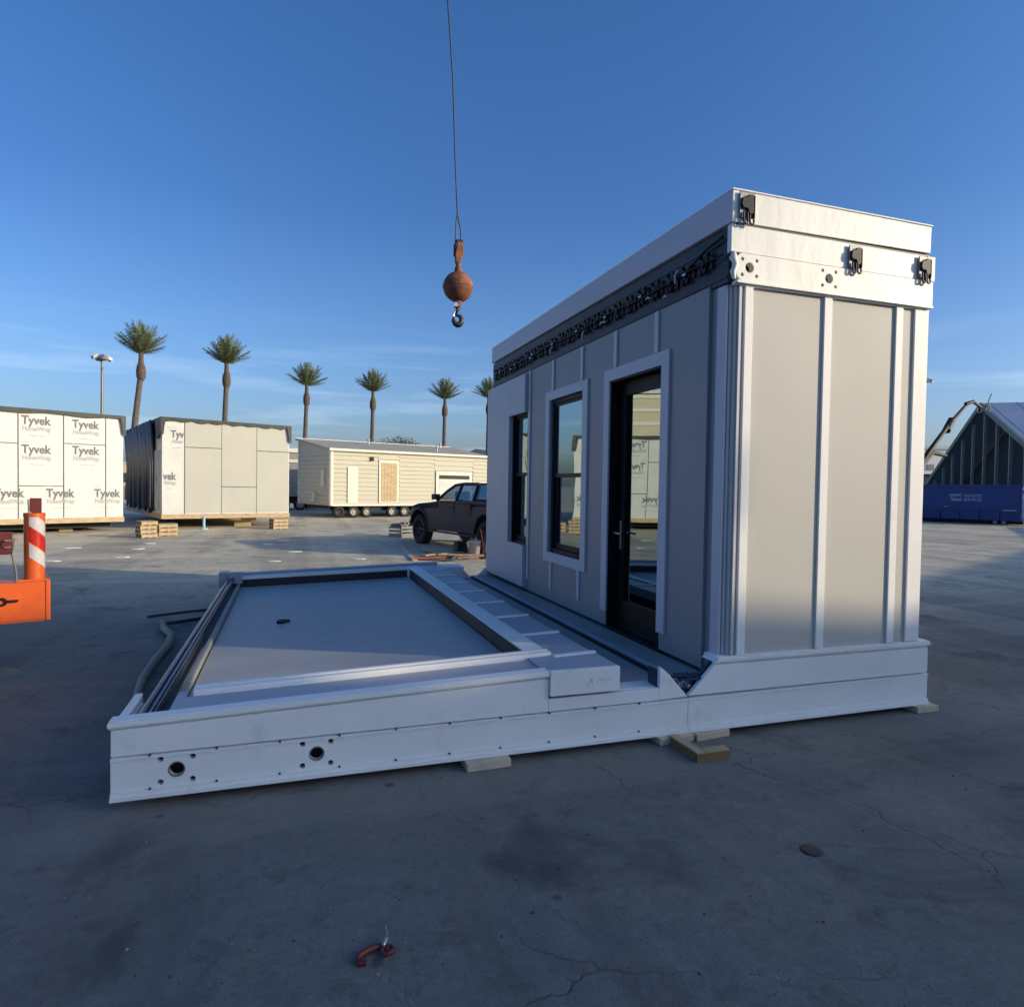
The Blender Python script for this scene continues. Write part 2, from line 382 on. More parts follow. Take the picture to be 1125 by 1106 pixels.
# right long side beam, left edge
b = H()
for (z0, z1, o_) in ((.052, .09, .03), (.093, .275, 0), (.304, .508, .002), (.533, .566, .012)):
    b.box(XR-.05, XR+o_-.001, Y0+.045, Y1-.045, z0, z1)
b.build('side_beam', M['white'], house, .003)
b = H(); b.box(-.79, -.765, Y0+.05, Y1-.05, .06, .41)
b.build('edge_beam', M['rail'], house)
b = H(); b.box(-.905, -.862, Y0+.042, Y0+.56, .40, .462); b.box(-.862, -.850, Y0+.095, Y0+.5, .40, .425)
b.build('corner_trim', M['white'], house, .004)
b = H(); b.box(-.848, -.81, Y0+.095, Y0+.47, .36, .43)
b.build('timber_strip', M['woodpale'], house, .003)
b = H(); b.box(-.925, -.80, Y1-.22, Y1+.02, .34, .54); b.box(-.80, -.62, Y1-.30, Y1-.18, .40, .55)
b.build('corner_bracket', M['slab'], house, .004)
# left rail: an extruded profile with a round bead
b = H()
b.box(-.80, -.72, Y0+.095, Y1-.22, .41, .455)
b.tube([(-.79, Y0+.095, .462), (-.79, Y1-.22, .462)], .017, 10)
b.box(-.745, -.735, Y0+.095, Y1-.22, .455, .485)
b.box(-.728, -.720, Y0+.095, Y1-.22, .455, .475)
b.build('side_rail', M['rail'], house)
b = H(); b.box(-.672, -.640, Y0+.50, Y1-.40, .36, .415)
b.build('inner_rail', M['deck'], house, .003)
# the fold-out floor
b = H(); b.box(-.765, 2.665, Y0+.20, Y1-.042, .10, .335); b.box(1.0, 2.665, Y0+.042, Y0+.199, .30, .335); b.box(2.715, XR-.052, Y0+.042, Y1-.042, .10, .37)
b.build('sub_floor', M['deck'], house)
b = H(); b.box(-.634, 1.635, 4.53, 9.56, .3352, .372, shear=SH, sx=0)
b.build('floor_panel', M['slate'], house)
b = H()
cx_, cy_ = -.06, 6.97
for i in range(6):
    a = random.random()*6; r = .03
    b.box(cx_+math.cos(a)*.03-.04, cx_+math.cos(a)*.03+.03, cy_+math.sin(a)*.04-.02, cy_+math.sin(a)*.04+.02, .3705, .392, M=None)
tag(b.build('floor_outlet', M['black'], house), 'small dark outlet box in the folded-out floor')
# lying wall slab around the opening
def slab_box(mb, x0, x1, y0, y1, dz0, dz1, mi=0): mb.box(x0, x1, y0, y1, .50+dz0, .50+dz1, mi, shear=SH, sx=0)
b = H()
slab_box(b, -.66, 1.619, 4.085, 4.40, -.12, -.018)
slab_box(b, 1.619, 2.128, 4.012, 4.40, -.12, -.004)
slab_box(b, -.66, -.60, 4.40, 4.52, -.12, -.018)
slab_box(b, 1.80, 2.120, 4.40, 9.60, -.11, -.006)
b.build('wall_slab', M['slab'], house, .003)
b = H()
b.box(1.623, 2.132, 3.972, 4.010, .400, .566)
tag(b.build('end_block', M['white'], house, .003), 'plain white block closing the slab end')
b = H()   # pencilled scribble on the block
for (x, z, pts) in ((1.90, .47, [(0, 0), (.03, .03), (.01, .035), (.03, -.01)]), (1.96, .475, [(0, 0), (.02, .02), (.03, 0), (.045, .018)]), (2.03, .478, [(0, 0), (.03, .006)]), (1.88, .44, [(0, 0), (.01, .02), (.025, .02)])):
    b = H(); b.tube([(x+p[0], 3.9715, z+p[1]) for p in pts], .0012, 4); b.build('pencil_mark', M['seam'], house)
# trim strip, twin ridges, along the near side of the opening
b = H()
for (ya, yb, z_) in ((4.40, 4.53, .004), (4.405, 4.445, .020), (4.475, 4.515, .020)):
    slab_box(b, -.56, 1.80, ya, yb, -.017 if z_ > .01 else -.05, z_)
b.build('ridged_trim', M['white'], house, .003)
b = H()
slab_box(b, 1.64, 1.798, 4.535, 9.60, -.004, .008)
slab_box(b, -.70, 1.798, 9.60, 9.71, -.03, .012)
b.build('opening_frame', M['white'], house, .002)
b = H()
slab_box(b, 1.645, 1.79, 4.535, 9.595, -.15, -.0055)
slab_box(b, -.66, 1.645, 9.595, 9.69, -.15, -.031)
b.build('opening_dark_edge', M['gasket'], house)  # near-black boxes lining the opening's inner edges
b = H(); slab_box(b, -.78, 2.10, 9.74, 9.83, -.10, .045)
b.build('outer_rib', M['slab'], house, .003)
for y in (4.36, 5.05, 5.79, 6.53, 7.26, 7.95, 8.62, 9.2):
    b = H(); slab_box(b, 1.80, 2.125 if y > 4.5 else 2.128, y-.022, y+.022, -.0055, .008)
    b.build('batten', M['white'], house, .002)
# low floors either side of the hinge
b = H(); b.box(2.14, 2.640, 4.20, Y1-.05, .3352, .352)
b.box(2.735, 2.955, 4.24, Y1-.05, .3702, .392)
b.build('floor_strip', M['deck'], house)
b = H(); b.box(2.135, 2.452, Y0+.042, 4.195, .335, .383)
b.build('sheet_flap', M['white'], house, .004)
b = H(); b.box(2.642, 2.668, 4.10, Y1-.05, .30, .378)
b.build('hinge_gasket', M['gasket'], house)
b = H(); b.box(2.670, 2.733, 4.10, Y1-.05, .33, .384)
b.build('hinge_strip', M['slab'], house)
b = H()
for i in range(9):
    a = random.uniform(-.5, .5)
    p = Vector((random.uniform(2.60, 2.86), random.uniform(4.06, 4.2), random.uniform(.385, .43)))
    b.cyl(p, p+Vector((.1*math.cos(a), .06*math.sin(a*3), .01)), .009, n=6)
b.build('hinge_hardware', M['rail'], house)
b = H(); b.box(2.459, 2.475, Y0+.036, 4.16, .34, .50); b.build('v_edge', M['rail'], house)
b = H(); b.prism([(2.70, .33), (2.715, .32), (2.945, .535), (2.93, .545)], Y0+.042, Y0+.075, 'y'); b.build('v_edge', M['slab'], house)
b.build('v_edge', M['rail'], house)

# ---- the box : end wall
WX = 2.96          # long wall plane
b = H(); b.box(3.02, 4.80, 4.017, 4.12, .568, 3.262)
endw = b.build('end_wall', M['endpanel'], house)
for (xa, xb) in ((3.815, 3.888), (4.527, 4.598)):
    b = H(); b.box(xa, xb, 3.998, 4.0165, .572, 3.255); b.build('batten', M['white'], endw, .003)
b = H(); b.box(3.090, 3.160, 3.992, 4.0165, .572, 3.255)
b.build('corner_post', M['white'], endw, .004)
b = H(); b.box(4.722, 4.868, 3.998, 4.0165, .572, 3.255); b.box(4.802, 4.868, 4.017, 4.10, .572, 3.255)
b.build('corner_post', M['white'], endw, .004)
b = H(); b.box(2.995, 3.019, 4.04, 4.12, .572, 3.255); b.box(3.042, 3.066, 3.998, 4.0165, .572, 3.255); b.box(2.967, 2.99, 4.05, 4.15, .45, 3.255)
b.build('corner_channel', M['trim'], endw, .003)
b = H(); b.box(2.99, 3.12, 4.122, 4.30, .40, 3.27)
b.build('return_panel', M['sidepanel'], endw)
# ---- header (three courses)
b = H()
poly = []
cxr, czr, rr = 3.055, 3.37, .06
poly = [(3.04, 3.278), (4.872, 3.278), (4.872, 3.468), (3.035, 3.468)]
for t in range(1, 7):
    a = R(90+t*15); poly.append((3.05+.055*math.cos(a), 3.413+.055*math.sin(a)))
for t in range(0, 6):
    a = R(180+t*15); poly.append((3.05+.055*math.cos(a), 3.333+.055*math.sin(a)))
b.prism(poly, 3.975, 4.03, 'y')
hdr = b.build('header_board', M['film'], house)
cut = H()
for (hx, hz) in ((3.108, 3.372), (3.826, 3.376)):
    cut.cyl((hx, 3.8, hz), (hx, 4.2, hz), .037, n=20)
    for a in (-1, 1):
        for b_ in (-1, 1): cut.cyl((hx+a*.062, 3.8, hz+b_*.055), (hx+a*.062, 4.2, hz+b_*.055), .014, n=12)
drill(hdr, cut)
b = H(); b.box(3.00, 4.86, 4.055, 4.10, 3.262, 3.66)
b.build('header_core', M['darksteel'], house)
b = H(); b.box(3.0, 4.874, 3.966, 4.03, 3.255, 3.276); b.box(2.99, 4.80, 3.985, 4.03, 3.246, 3.254)
b.build('header_lip', M['film'], house, .003)
b = H(); b.box(2.952, 4.868, 3.984, 4.03, 3.474, 3.668)
b.build('header_film', M['film'], house, .004)
b = H(); b.tube([(2.975, 3.98, 3.47), (2.962, 3.972, 3.43), (2.985, 3.97, 3.38), (2.965, 3.975, 3.33), (2.98, 3.98, 3.28)], [.012, .028, .018, .022, .012], 8)
b.build('loose_film', M['film'], house)
b = H(); b.box(4.80, 4.885, 3.970, 4.10, 3.47, 3.665)
b.build('end_cap', M['white'], house, .004)
# ---- roof slab
b = H()
b.prism([(2.955, 3.682), (4.846, 3.694), (4.850, 3.905), (2.955, 3.912)], 3.982, Y1, 'y')
rf = b.build('roof', M['film'], house, .006)
b = H(); b.box(2.949, 4.856, 3.974, 4.01, 3.906, 3.918); b.box(2.949, 2.97, 4.012, Y1+.004, 3.906, 3.918)
b.build('roof_edge', M['white'], rf, .003)
b = H(); b.box(2.952, 2.9545, 3.995, Y1-.01, 3.684, 3.905)
b.build('fascia', M['trim'], rf)
b = H(); b.box(3.0, 4.84, 3.990, Y1-.01, 3.669, 3.681)
b.build('roof_gasket', M['gasket'], rf)
# ---- dark hinge band below the fascia
b = H(); b.box(2.975, 3.05, 4.04, Y1-.02, 3.275, 3.665)
for k in range(3): b.box(2.968, 2.975, 4.05, Y1-.02, 3.31+k*.13, 3.33+k*.13)
b.build('hinge_band', M['band'], house)
protos = []
def hinge_mesh(k):
    q = MB((2.97, 0, 3.45)); rnd = random.Random(k)
    for sg_ in (-1, 1):
        a = R(55+rnd.uniform(-8, 8))*sg_; c = Vector((2.958, .012*sg_, 3.45)); d = Vector((0, math.cos(a), math.sin(a)))*.085; nrm = Vector((0, -math.sin(a), math.cos(a)))*.013
        v = [c-d-nrm, c+d-nrm, c+d+nrm, c-d+nrm]; v += [p+Vector((-.012, 0, 0)) for p in v]
        q.add(v, [(0, 1, 2, 3), (4, 7, 6, 5), (0, 4, 5, 1), (1, 5, 6, 2), (2, 6, 7, 3), (3, 7, 4, 0)])
        for e_ in (-1, 1): q.cyl(c+d*.85*e_, c+d*.85*e_+Vector((-.026, 0, 0)), .014, n=8)
    q.box(2.948, 2.967, -.045, .045, 3.425, 3.475); q.cyl((2.93, 0, 3.45), (2.967, 0, 3.45), .020, n=10)
    q.box(2.955, 2.967, -.10, -.06, 3.40+rnd.uniform(-.02, .02), 3.50); q.box(2.955, 2.967, .06, .09, 3.38, 3.46+rnd.uniform(-.02, .04))
    if k == 1: q.box(2.9275, 2.9299, -.012, .03, 3.446, 3.458, 1)
    return q.build('hinge_bracket', [M['black'], M['chrome']], house)
for i in range(24):
    y = 4.30+i*.231
    if i < 3: o = hinge_mesh(i); protos.append(o)
    else: o = protos[i % 3].copy(); col.objects.link(o); o.parent = house
    o.location = (2.968-O[0], y-O[1], 3.47+random.uniform(-.01, .01)); o.rotation_euler = (random.uniform(-.12, .12), 0, 0)
b = H(); b.tube([(2.935, 4.06+.4*i, 3.47+.012*math.sin(i*1.7)) for i in range(15)], .008, 6)
b.tube([(2.94, 4.06, 3.60), (2.93, 4.25, 3.57), (2.94, 4.5, 3.5)], .012, 6)
b.build('hinge_rod', M['black'], house)
b = H()
for (y, z, l) in ((4.62, 3.53, .10), (5.05, 3.42, .07), (5.9, 3.41, .12), (6.4, 3.43, .1), (4.78, 3.36, .05), (7.3, 3.44, .1), (8.0, 3.43, .09), (8.8, 3.42, .09)):
    b = H(); b.tube([(2.925, y, z), (2.915, y+l*.3, z-l*.35), (2.925, y+l*.35, z-l)] if l == .10 else [(2.925, y, z), (2.918, y+l*.5, z+.01), (2.925, y+l, z+.005)], .0085, 6); b.build('loose_strap', M['trim'], house)
# ---- lifting brackets on the end
def bracket(x, z, s=1):
    q = MB((x, 3.98, z))
    q.box(x-.075*s, x+.075*s, 3.962, 3.972, z-.10*s, z+.11*s)
    bb = q.build('lifting_bracket', M['dull'], house, .003); bb.location = Vector((x, 3.98, z))-Vector(O)
    q = MB((x, 3.98, z))
    q.prism([(-.07, 0), (-.06, .055), (-.01, .065), (.0, .085), (.045, .085), (.05, -.05), (.03, -.075), (.0, -.07), (-.01, -.03), (-.055, -.03)], 3.942, 3.961, 'y', f=lambda p: Vector((x+p.x*s, p.y, z+p.z*s)))
    q.box(x+.048*s, x+.06*s, 3.940, 3.961, z-.10*s, z+.08*s)
    q.build('latch', M['black'], bb, .003)
    q = MB((x, 3.98, z))
    for dx in (-.026, .034):
        pts = [(x+dx*s-.018*s, 3.952, z-.06*s), (x+dx*s-.02*s, 3.95, z-.12*s)] + [(x+dx*s+.02*s*math.cos(R(180+t*30)), 3.948, z-.135*s+.02*s*math.sin(R(180+t*30))) for t in range(0, 7)] + [(x+dx*s+.02*s, 3.95, z-.12*s), (x+dx*s+.018*s, 3.952, z-.06*s)]
        q.tube(pts, .0085*s, 8)
    q.build('chain_loop', M['darkrim'], bb)
bracket(3.066, 3.80, .86); bracket(4.06, 3.56, .8); bracket(4.766, 3.565, .8)

# ---- the long wall
DY0, DY1, DZ0, DZ1 = 4.85, 5.83, .40, 2.83
WY0, WY1, WZ0, WZ1 = 6.44, 7.38, .99, 2.82
b = H()
T = .10
def wseg(y0, y1, z0, z1): b.box(WX, WX+T, y0, y1, z0, z1)
wseg(4.24, DY0, .42, 3.29); wseg(DY0, DY1, DZ1, 3.29); wseg(DY1, WY0, .42, 3.29)
wseg(WY0, WY1, .42, WZ0); wseg(WY0, WY1, WZ1, 3.29); wseg(WY1, 8.20, .42, 3.29)
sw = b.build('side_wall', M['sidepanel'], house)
for (y, z0, z1) in ((8.105, .56, 3.29), (7.305, 2.925, 3.285), (6.485, 2.925, 3.285), (7.29, .56, .878), (6.49, .56, .878), (5.715, 2.935, 3.285), (4.965, 2.935, 3.285)):
    b = H(); b.box(WX-.018, WX-.0005, y-.03, y+.03, z0, z1); b.build('batten', M['trim'], sw, .002)
# bay panel set proud, its window opening reaching the panel's edge
b = H()
b.box(2.90, 2.958, 8.81, 9.875, .45, 3.262); b.box(2.90, 2.958, 8.165, 8.81, .45, 1.0); b.box(2.90, 2.958, 8.165, 8.81, 2.755, 3.262)
b.build('bay_panel', M['bay'], sw, .003)
b = H(); b.box(WX, WX+T, 8.85, Y1-.01, .42, 3.29); b.box(WX, WX+T, 8.20, 8.85, .42, .98); b.box(WX, WX+T, 8.20, 8.85, 2.78, 3.29)
b.build('wall_core', M['sidepanel'], sw)
def ring(mb, x0, x1, ya, yb, za, zb, w, wb=None, wt=None, mi=0):
    wb = w if wb is None else wb; wt = w if wt is None else wt
    mb.box(x0, x1, ya, ya+w, za, zb, mi); mb.box(x0, x1, yb-w, yb, za, zb, mi)
    if wt: mb.box(x0, x1, ya+w, yb-w, zb-wt, zb, mi)
    if wb: mb.box(x0, x1, ya+w, yb-w, za, za+wb, mi)
# door
b = H(); b.box(WX-.022, WX-.0005, 4.745, 4.865, .565, 2.93); b.box(WX-.022, WX-.0005, 5.815, 5.93, .565, 2.93); b.box(WX-.022, WX-.0005, 4.865, 5.815, 2.815, 2.93)
b.build('door_casing', M['trim'], sw, .002)
b = H(); ring(b, WX-.004, WX+.16, DY0+.001, DY1-.001, .395, DZ1-.001, .03, .03)
dr = b.build('door', M['blackframe'], house); dr.name = 'door'
b = H(); ring(b, WX+.095, WX+.14, DY0+.034, DY1-.034, .43, DZ1-.034, .115, .26, .13)
lf = b.build('door_leaf', M['blackframe'], dr, .004)
b = H(); b.box(WX+.112, WX+.118, DY0+.15, DY1-.15, .69, DZ1-.165)
b.build('glass_pane', M['glass'], dr)
b = H(); b.box(WX+.084, WX+.094, 5.715, 5.755, 1.18, 1.46)
b.tube([(WX+.085, 5.735, 1.34), (WX+.035, 5.735, 1.34), (WX+.030, 5.75, 1.34), (WX+.030, 5.63, 1.335)], .010, 8)
b.build('handle', M['chrome'], dr, .002)
# window
def window(ya, yb, za, zb, mid, parent, xo=0):
    q = H(); ring(q, WX+.02+xo, WX+.085+xo, ya, yb, za, zb, .05)
    w = q.build('window', M['blackframe'], parent, .003)
    q = H(); ring(q, WX+.035+xo, WX+.06+xo, ya+.052, yb-.052, mid-.03, zb-.052, .03, .045)
    q.build('upper_sash', M['blackframe'], w, .002)
    q = H(); ring(q, WX+.058+xo, WX+.08+xo, ya+.052, yb-.052, za+.052, mid+.028, .055, .06, .035)
    q.build('lower_sash', M['blackframe'], w, .002)
    q = H(); q.box(WX+.046+xo, WX+.050+xo, ya+.084, yb-.084, mid+.016, zb-.084); q.build('pane', M['glass'], w)
    q = H(); q.box(WX+.068+xo, WX+.072+xo, ya+.108, yb-.108, za+.114, mid-.008); q.build('pane', M['glass'], w)
    return w
window(WY0+.002, WY1-.002, WZ0+.002, WZ1-.002, 1.92, house)
b = H(); ring(b, WX-.022, WX-.0005, 6.315, 7.515, .880, 2.92, .125, .115, .105)
b.build('window_casing', M['trim'], sw, .002)
window(8.202, 8.848, .982, 2.778, 1.95, house)
# shell
b = H(); b.box(4.78, 4.868, 4.14, Y1-.01, .568, 3.67)
b.build('back_wall', M['endpanel'], house)
b = H(); b.box(WX+.10, 4.779, Y1-.12, Y1-.01, .42, 3.67)
b.build('far_wall', M['endpanel'], house)
b = H(); b.box(WX+.10, 4.775, 4.14, Y1-.13, .3705, .43); b.box(WX+.1, 4.775, 4.14, Y1-.13, 3.62, 3.67)
b.build('interior_lining', M['inside'], house)

# ------------------------------------------------------------------ planks and bits round the house base
def plank(name, x0, x1, y0, y1, z0, z1, m, label, cat='plank', rz=0, group=None):
    c = Vector(((x0+x1)/2, (y0+y1)/2, z0)); q = MB()
    hx, hy = (x1-x0)/2, (y1-y0)/2
    n = 6; top = []
    q.box(-hx, hx, -hy, hy, 0, z1-z0)
    o = q.build(name, m, None, .003); o.location = c; o.rotation_euler = (0, 0, rz)
    return tag(o, label, cat, group)
plank('shim_plank', 1.04, 1.33, 3.90, 4.30, .001, .050, M['woodpale'], 'short pale plank wedged under the middle of the white base beam', rz=.03)
plank('shim_plank', 2.42, 2.70, 3.93, 4.3, .001, .050, M['woodpale'], 'thin plank under the base beam just left of the brown timber corner', rz=.05)
plank('shim_plank', 2.705, 3.0, 3.935, 4.3, .001, .049, M['woodpale'], 'thin plank under the base beam just right of the brown timber corner', rz=.10)
plank('shim_plank', 4.80, 5.02, 3.92, 4.3, .001, .050, M['woodpale'], 'white painted plank under the right end of the base beam', rz=-.03)
q = MB(); q.box(-.14, -.06, -.02, .36, 0, .055); q.box(-.059, .15, -.02, .06, 0, .055)
q.box(-.137, -.063, -.017, .357, .0551, .064, 1); q.box(-.056, .147, -.017, .057, .0551, .064, 1)
o = q.build('timber_corner', [M['wooddark'], M['wood']]); o.scale = (.88, .88, 1); o.location = (2.635, 3.63, .001); o.rotation_euler = (0, 0, .02)
tag(o, 'L shaped brown timber block lying in front of the base beam', 'timber block')
# dusty hose and cables left of the platform
q = MB(); q.tube([(-.98, 4.75, .045), (-1.13, 5.6, .045), (-1.22, 6.4, .045), (-1.235, 7.1, .045), (-1.22, 7.7, .045), (-1.27, 8.2, .045), (-1.42, 8.6, .045), (-1.50, 9.0, .045)], [.028, .032, .036, .040, .042, .040, .036, .026], 10)
tag(q.build('tan_hose', M['jute']), 'thick dusty tan hose curving along the ground left of the platform', 'hose')
q = MB()
q.tube([(-1.45, 9.0, .02), (-1.2, 9.15, .02), (-.95, 9.35, .02), (-.82, 9.7, .02)], .018, 8)
tag(q.build('black_cable', M['plastic']), 'thin black cable running from the hose end, nearer the camera of two', 'cable')
q = MB()
q.tube([(-1.75, 9.5, .02), (-1.3, 9.75, .02), (-.95, 9.85, .02), (-.7, 10.3, .02)], .016, 8)
tag(q.build('black_cable', M['plastic']), 'thin black cable behind the hose end, farther of two', 'cable')

# ------------------------------------------------------------------ hook debris + plug in the foreground
hk = empty('rigging_hook', (.31, 2.46, 0), R(20), 'small red rigging hook lying on the concrete in the foreground', 'hook')
q = MB(); q.tube([(.06*math.cos(R(t))-.01, .032*math.sin(R(t)), .013) for t in range(-20, 250, 18)], [.011]*5+[.014]*5+[.010]*5, 8)
q.build('hook_body', M['hookred'], hk)
q = MB(); q.tube([(.045+.022*math.cos(R(t)), -.018+.020*math.sin(R(t)), .017) for t in range(0, 360, 24)], .008, 8, closed=True)
q.cyl((.045, -.018, .004), (.045, -.018, .022), .008, n=10)
q.build('eye', M['hookred'], hk)
q = MB(); q.tube([(.05, .012, .02), (.065, .03, .03), (.082, .055, .018), (.10, .10, .012), (.112, .12, .010)], .0035, 6)
q.tube([(.04, .01, .02), (.06, .02, .035), (.07, .045, .02)], .008, 6)
q.build('latch_wire', M['chrome'], hk)
q = MB(); q.lathe([(0, .006), (.045, .006), (.052, .004), (.056, .001)], n=24)
o = q.build('floor_plug', M['gasket']); o.location = (2.455, 2.56, 0.0005)
tag(o, 'round dark plug set in the concrete at right of the foreground', 'floor plug')

rg = random.Random(3); q = MB()
for i in range(2600):
    d = 1.9+9*rg.random()**1.6; a = R(18.6)+rg.uniform(-.72, .72); x = d*math.sin(a)*1.0; y = d*math.cos(a)
    if -1.0 < x < 5.05 and 3.9 < y < 10: continue
    if rg.random() < .5: x += rg.gauss(0, .1); y += rg.gauss(0, .1)
    r = rg.uniform(.0015, .0045) if rg.random() < .93 else rg.uniform(.005, .010)
    p = [Vector((x+r*math.cos(t+i)*rg.uniform(.6, 1.3), y+r*math.sin(t+i)*rg.uniform(.6, 1.3), .0005)) for t in (0, 1.5, 3.1, 4.6)]
    q.add(p+[Vector((x, y, r*rg.uniform(.7, 1.3)))], [(0, 1, 4), (1, 2, 4), (2, 3, 4), (3, 0, 4)], 0 if rg.random() < .6 else 1)
tag(q.build('grit', [M['grit_dark'], M['grit_pale']]), 'scattered grit and crumbs of stone over the concrete', 'grit', kind='stuff')

# ------------------------------------------------------------------ crane hook and outrigger
ch = empty('crane_hook', (1.94, 8, 4.23), 0, 'rusty crane headache ball and hook hanging on a steel cable in the sky', 'crane hook')
q = MB(); q.lathe([(.185*math.cos(R(a)), .185*math.sin(R(a))) for a in range(-82, 83, 7)], n=32)
q.lathe([(.188, -.012), (.193, 0), (.188, .012)], n=32)
q.build('ball', M['rust'], ch)
q = MB(); q.cyl((0, 0, .17), (0, 0, .24), .05, .042, 14); q.cyl((0, 0, .24), (0, 0, .30), .032, n=12); q.cyl((0, 0, -.25), (0, 0, -.17), .04, .055, 14)
q.build('swivel', M['rust'], ch)
q = MB(); q.prism([(-.035, .29), (.02, .28), (.03, .33), (.06, .40), (.055, .50), (.04, .545), (-.02, .545), (-.03, .45), (-.045, .40)], -.035, .035, 'y')
q.build('wedge_socket', M['rust'], ch, .006)
q = MB(); q.box(-.03, .055, -.028, .028, .545, .575); q.cyl((-.05, 0, .37), (-.05, 0, .52), .014, n=8)
q.build('socket_cap', M['darksteel'], ch, .003)
q = MB(); q.tube([(-.04, 0, .36), (-.04, 0, .60), (-.035, 0, .78), (-.02, 0, .90)], .008, 6)
q.tube([(.03, 0, .56), (.025, 0, .68), (.0, 0, .80), (-.02, 0, .90), (-.035, 0, 1.15), (-.06, 0, 1.6), (-.10, 0, 2.5), (-.19, 0, 3.6), (-.33, 0, 5.2), (-.6, 0, 8), (-1.1, 0, 12), (-2.0, 0, 18)], .009, 6)
q.build('cable', M['cable'], ch)
q = MB()
pts = [(0, 0, -.24), (0, 0, -.30)] + [(.0+.052*math.cos(R(a)), 0, -.405+.06*math.sin(R(a))) for a in (105, 60, 20, -20, -60, -90, -125, -160, -190, -215)]
q.tube(pts, [.03, .024, .022, .026, .030, .034, .038, .038, .034, .028, .020, .012], 10)
q.build('hook', M['darksteel'], ch)
q = MB(); q.tube([(-.015, 0, -.27), (-.05, 0, -.33), (-.055, 0, -.38)], .012, 6); q.cyl((-.03, -.045, -.225), (-.03, .045, -.225), .028, n=12)
q.build('latch', M['chrome'], ch)

og = empty('crane_outrigger', (-2.10, 7.02, 0), R(18), 'orange crane outrigger with red and white striped post at the left edge', 'outrigger')
q = MB(); q.box(-2.6, 0, 0, .42, .50, .845); q.box(-.02, .016, -.008, .43, .49, .86); q.box(-.35, -.03, -.012, 0, .486, .50)
q.build('beam', M['orange'], og, .006)
q = MB(); q.cyl((-.10, .10, .846), (-.10, .10, 1.43), .080, n=24); q.cyl((-.10, .10, 1.43), (-.10, .10, 1.465), .084, n=24); q.box(-.22, .0, -.003, .01, .846, .87)
q.build('jack_post', M['orange'], og, .003)
def stripe(z0, m, nm, z_bot=None):
    q = MB(); n = 14; vs = []; fs = []
    for i in range(n+1):
        a = R(180+60+ (i/n)*115) ; x = -.10+.0822*math.cos(a); y = .10+.0822*math.sin(a); s = i/n
        vs += [(x, y, z0-.13*s), (x, y, z0+.13-.13*s)]
    for i in range(n): fs.append((2*i, 2*i+2, 2*i+3, 2*i+1))
    q.add(vs, fs, 0, True); q.build(nm, m, og)
stripe(1.215, M['redtape'], 'reflective_stripe'); stripe(1.07, M['whitetape'], 'reflective_stripe'); stripe(1.36-.005, M['whitetape'], 'reflective_stripe')
q = MB(); q.box(-2.4, -.26, .12, .22, 1.09, 1.29); q.box(-.135, -.045, .08, .14, 1.466, 1.60)
q.build('red_arm', M['redpaint'], og, .004)
q = MB(); q.tube([(-.24, .0, 1.25), (-.26, -.02, 1.1), (-.235, -.01, .95), (-.23, 0, .85)], .011, 6); q.box(-.32, -.27, .10, .118, 1.15, 1.165); q.box(-.32, -.27, .10, .118, 1.21, 1.225); q.tube([(-.14, .06, 1.46), (-.145, .06, 1.59)], .008, 6)
q.build('hydraulic_hose', M['dull'], og)
q = MB(); q.tube([(-.335+.03*math.cos(R(t)), -.018, .685+.03*math.sin(R(t))) for t in range(0, 360, 30)], .010, 6, closed=True); q.box(-.31, -.22, -.028, -.006, .677, .697)
q.build('lock_pin', M['black'], og)
q = MB(); q.cyl((-2.2, .2, .03), (-2.2, .2, .50), .07, n=16); q.cyl((-2.2, .2, 0), (-2.2, .2, .04), .25, n=20)
q.build('float_pad', M['orange'], og)

# ------------------------------------------------------------------ writing
def text_mesh(items, name, m, parent, to_local):
    """items: (string, u, z, height, width) -> one flat mesh; to_local(u, z) gives a parent-space point; letters lie in that plane"""
    for (s, u, z, h, w) in items:
        vs = []; fs = []
        cu = bpy.data.curves.new('t', 'FONT'); cu.body = s; cu.size = 1; cu.align_x = 'CENTER'; cu.align_y = 'CENTER'; cu.resolution_u = 3; cu.offset = .028
        ob = bpy.data.objects.new('t', cu); col.objects.link(ob); bpy.context.view_layer.update()
        me = bpy.data.meshes.new_from_object(ob.evaluated_get(bpy.context.evaluated_depsgraph_get()))
        bpy.data.objects.remove(ob)
        xs = [v.co.x for v in me.vertices]; ys = [v.co.y for v in me.vertices]
        kx = w/(max(xs)-min(xs)); ky = h/.95; b0 = len(vs)
        for v in me.vertices: vs.append(to_local(u+v.co.x*kx, z+v.co.y*ky))
        for p in me.polygons: fs.append([b0+i for i in p.vertices])
        q = MB(); q.add(vs, fs); q.build(name, m, parent)

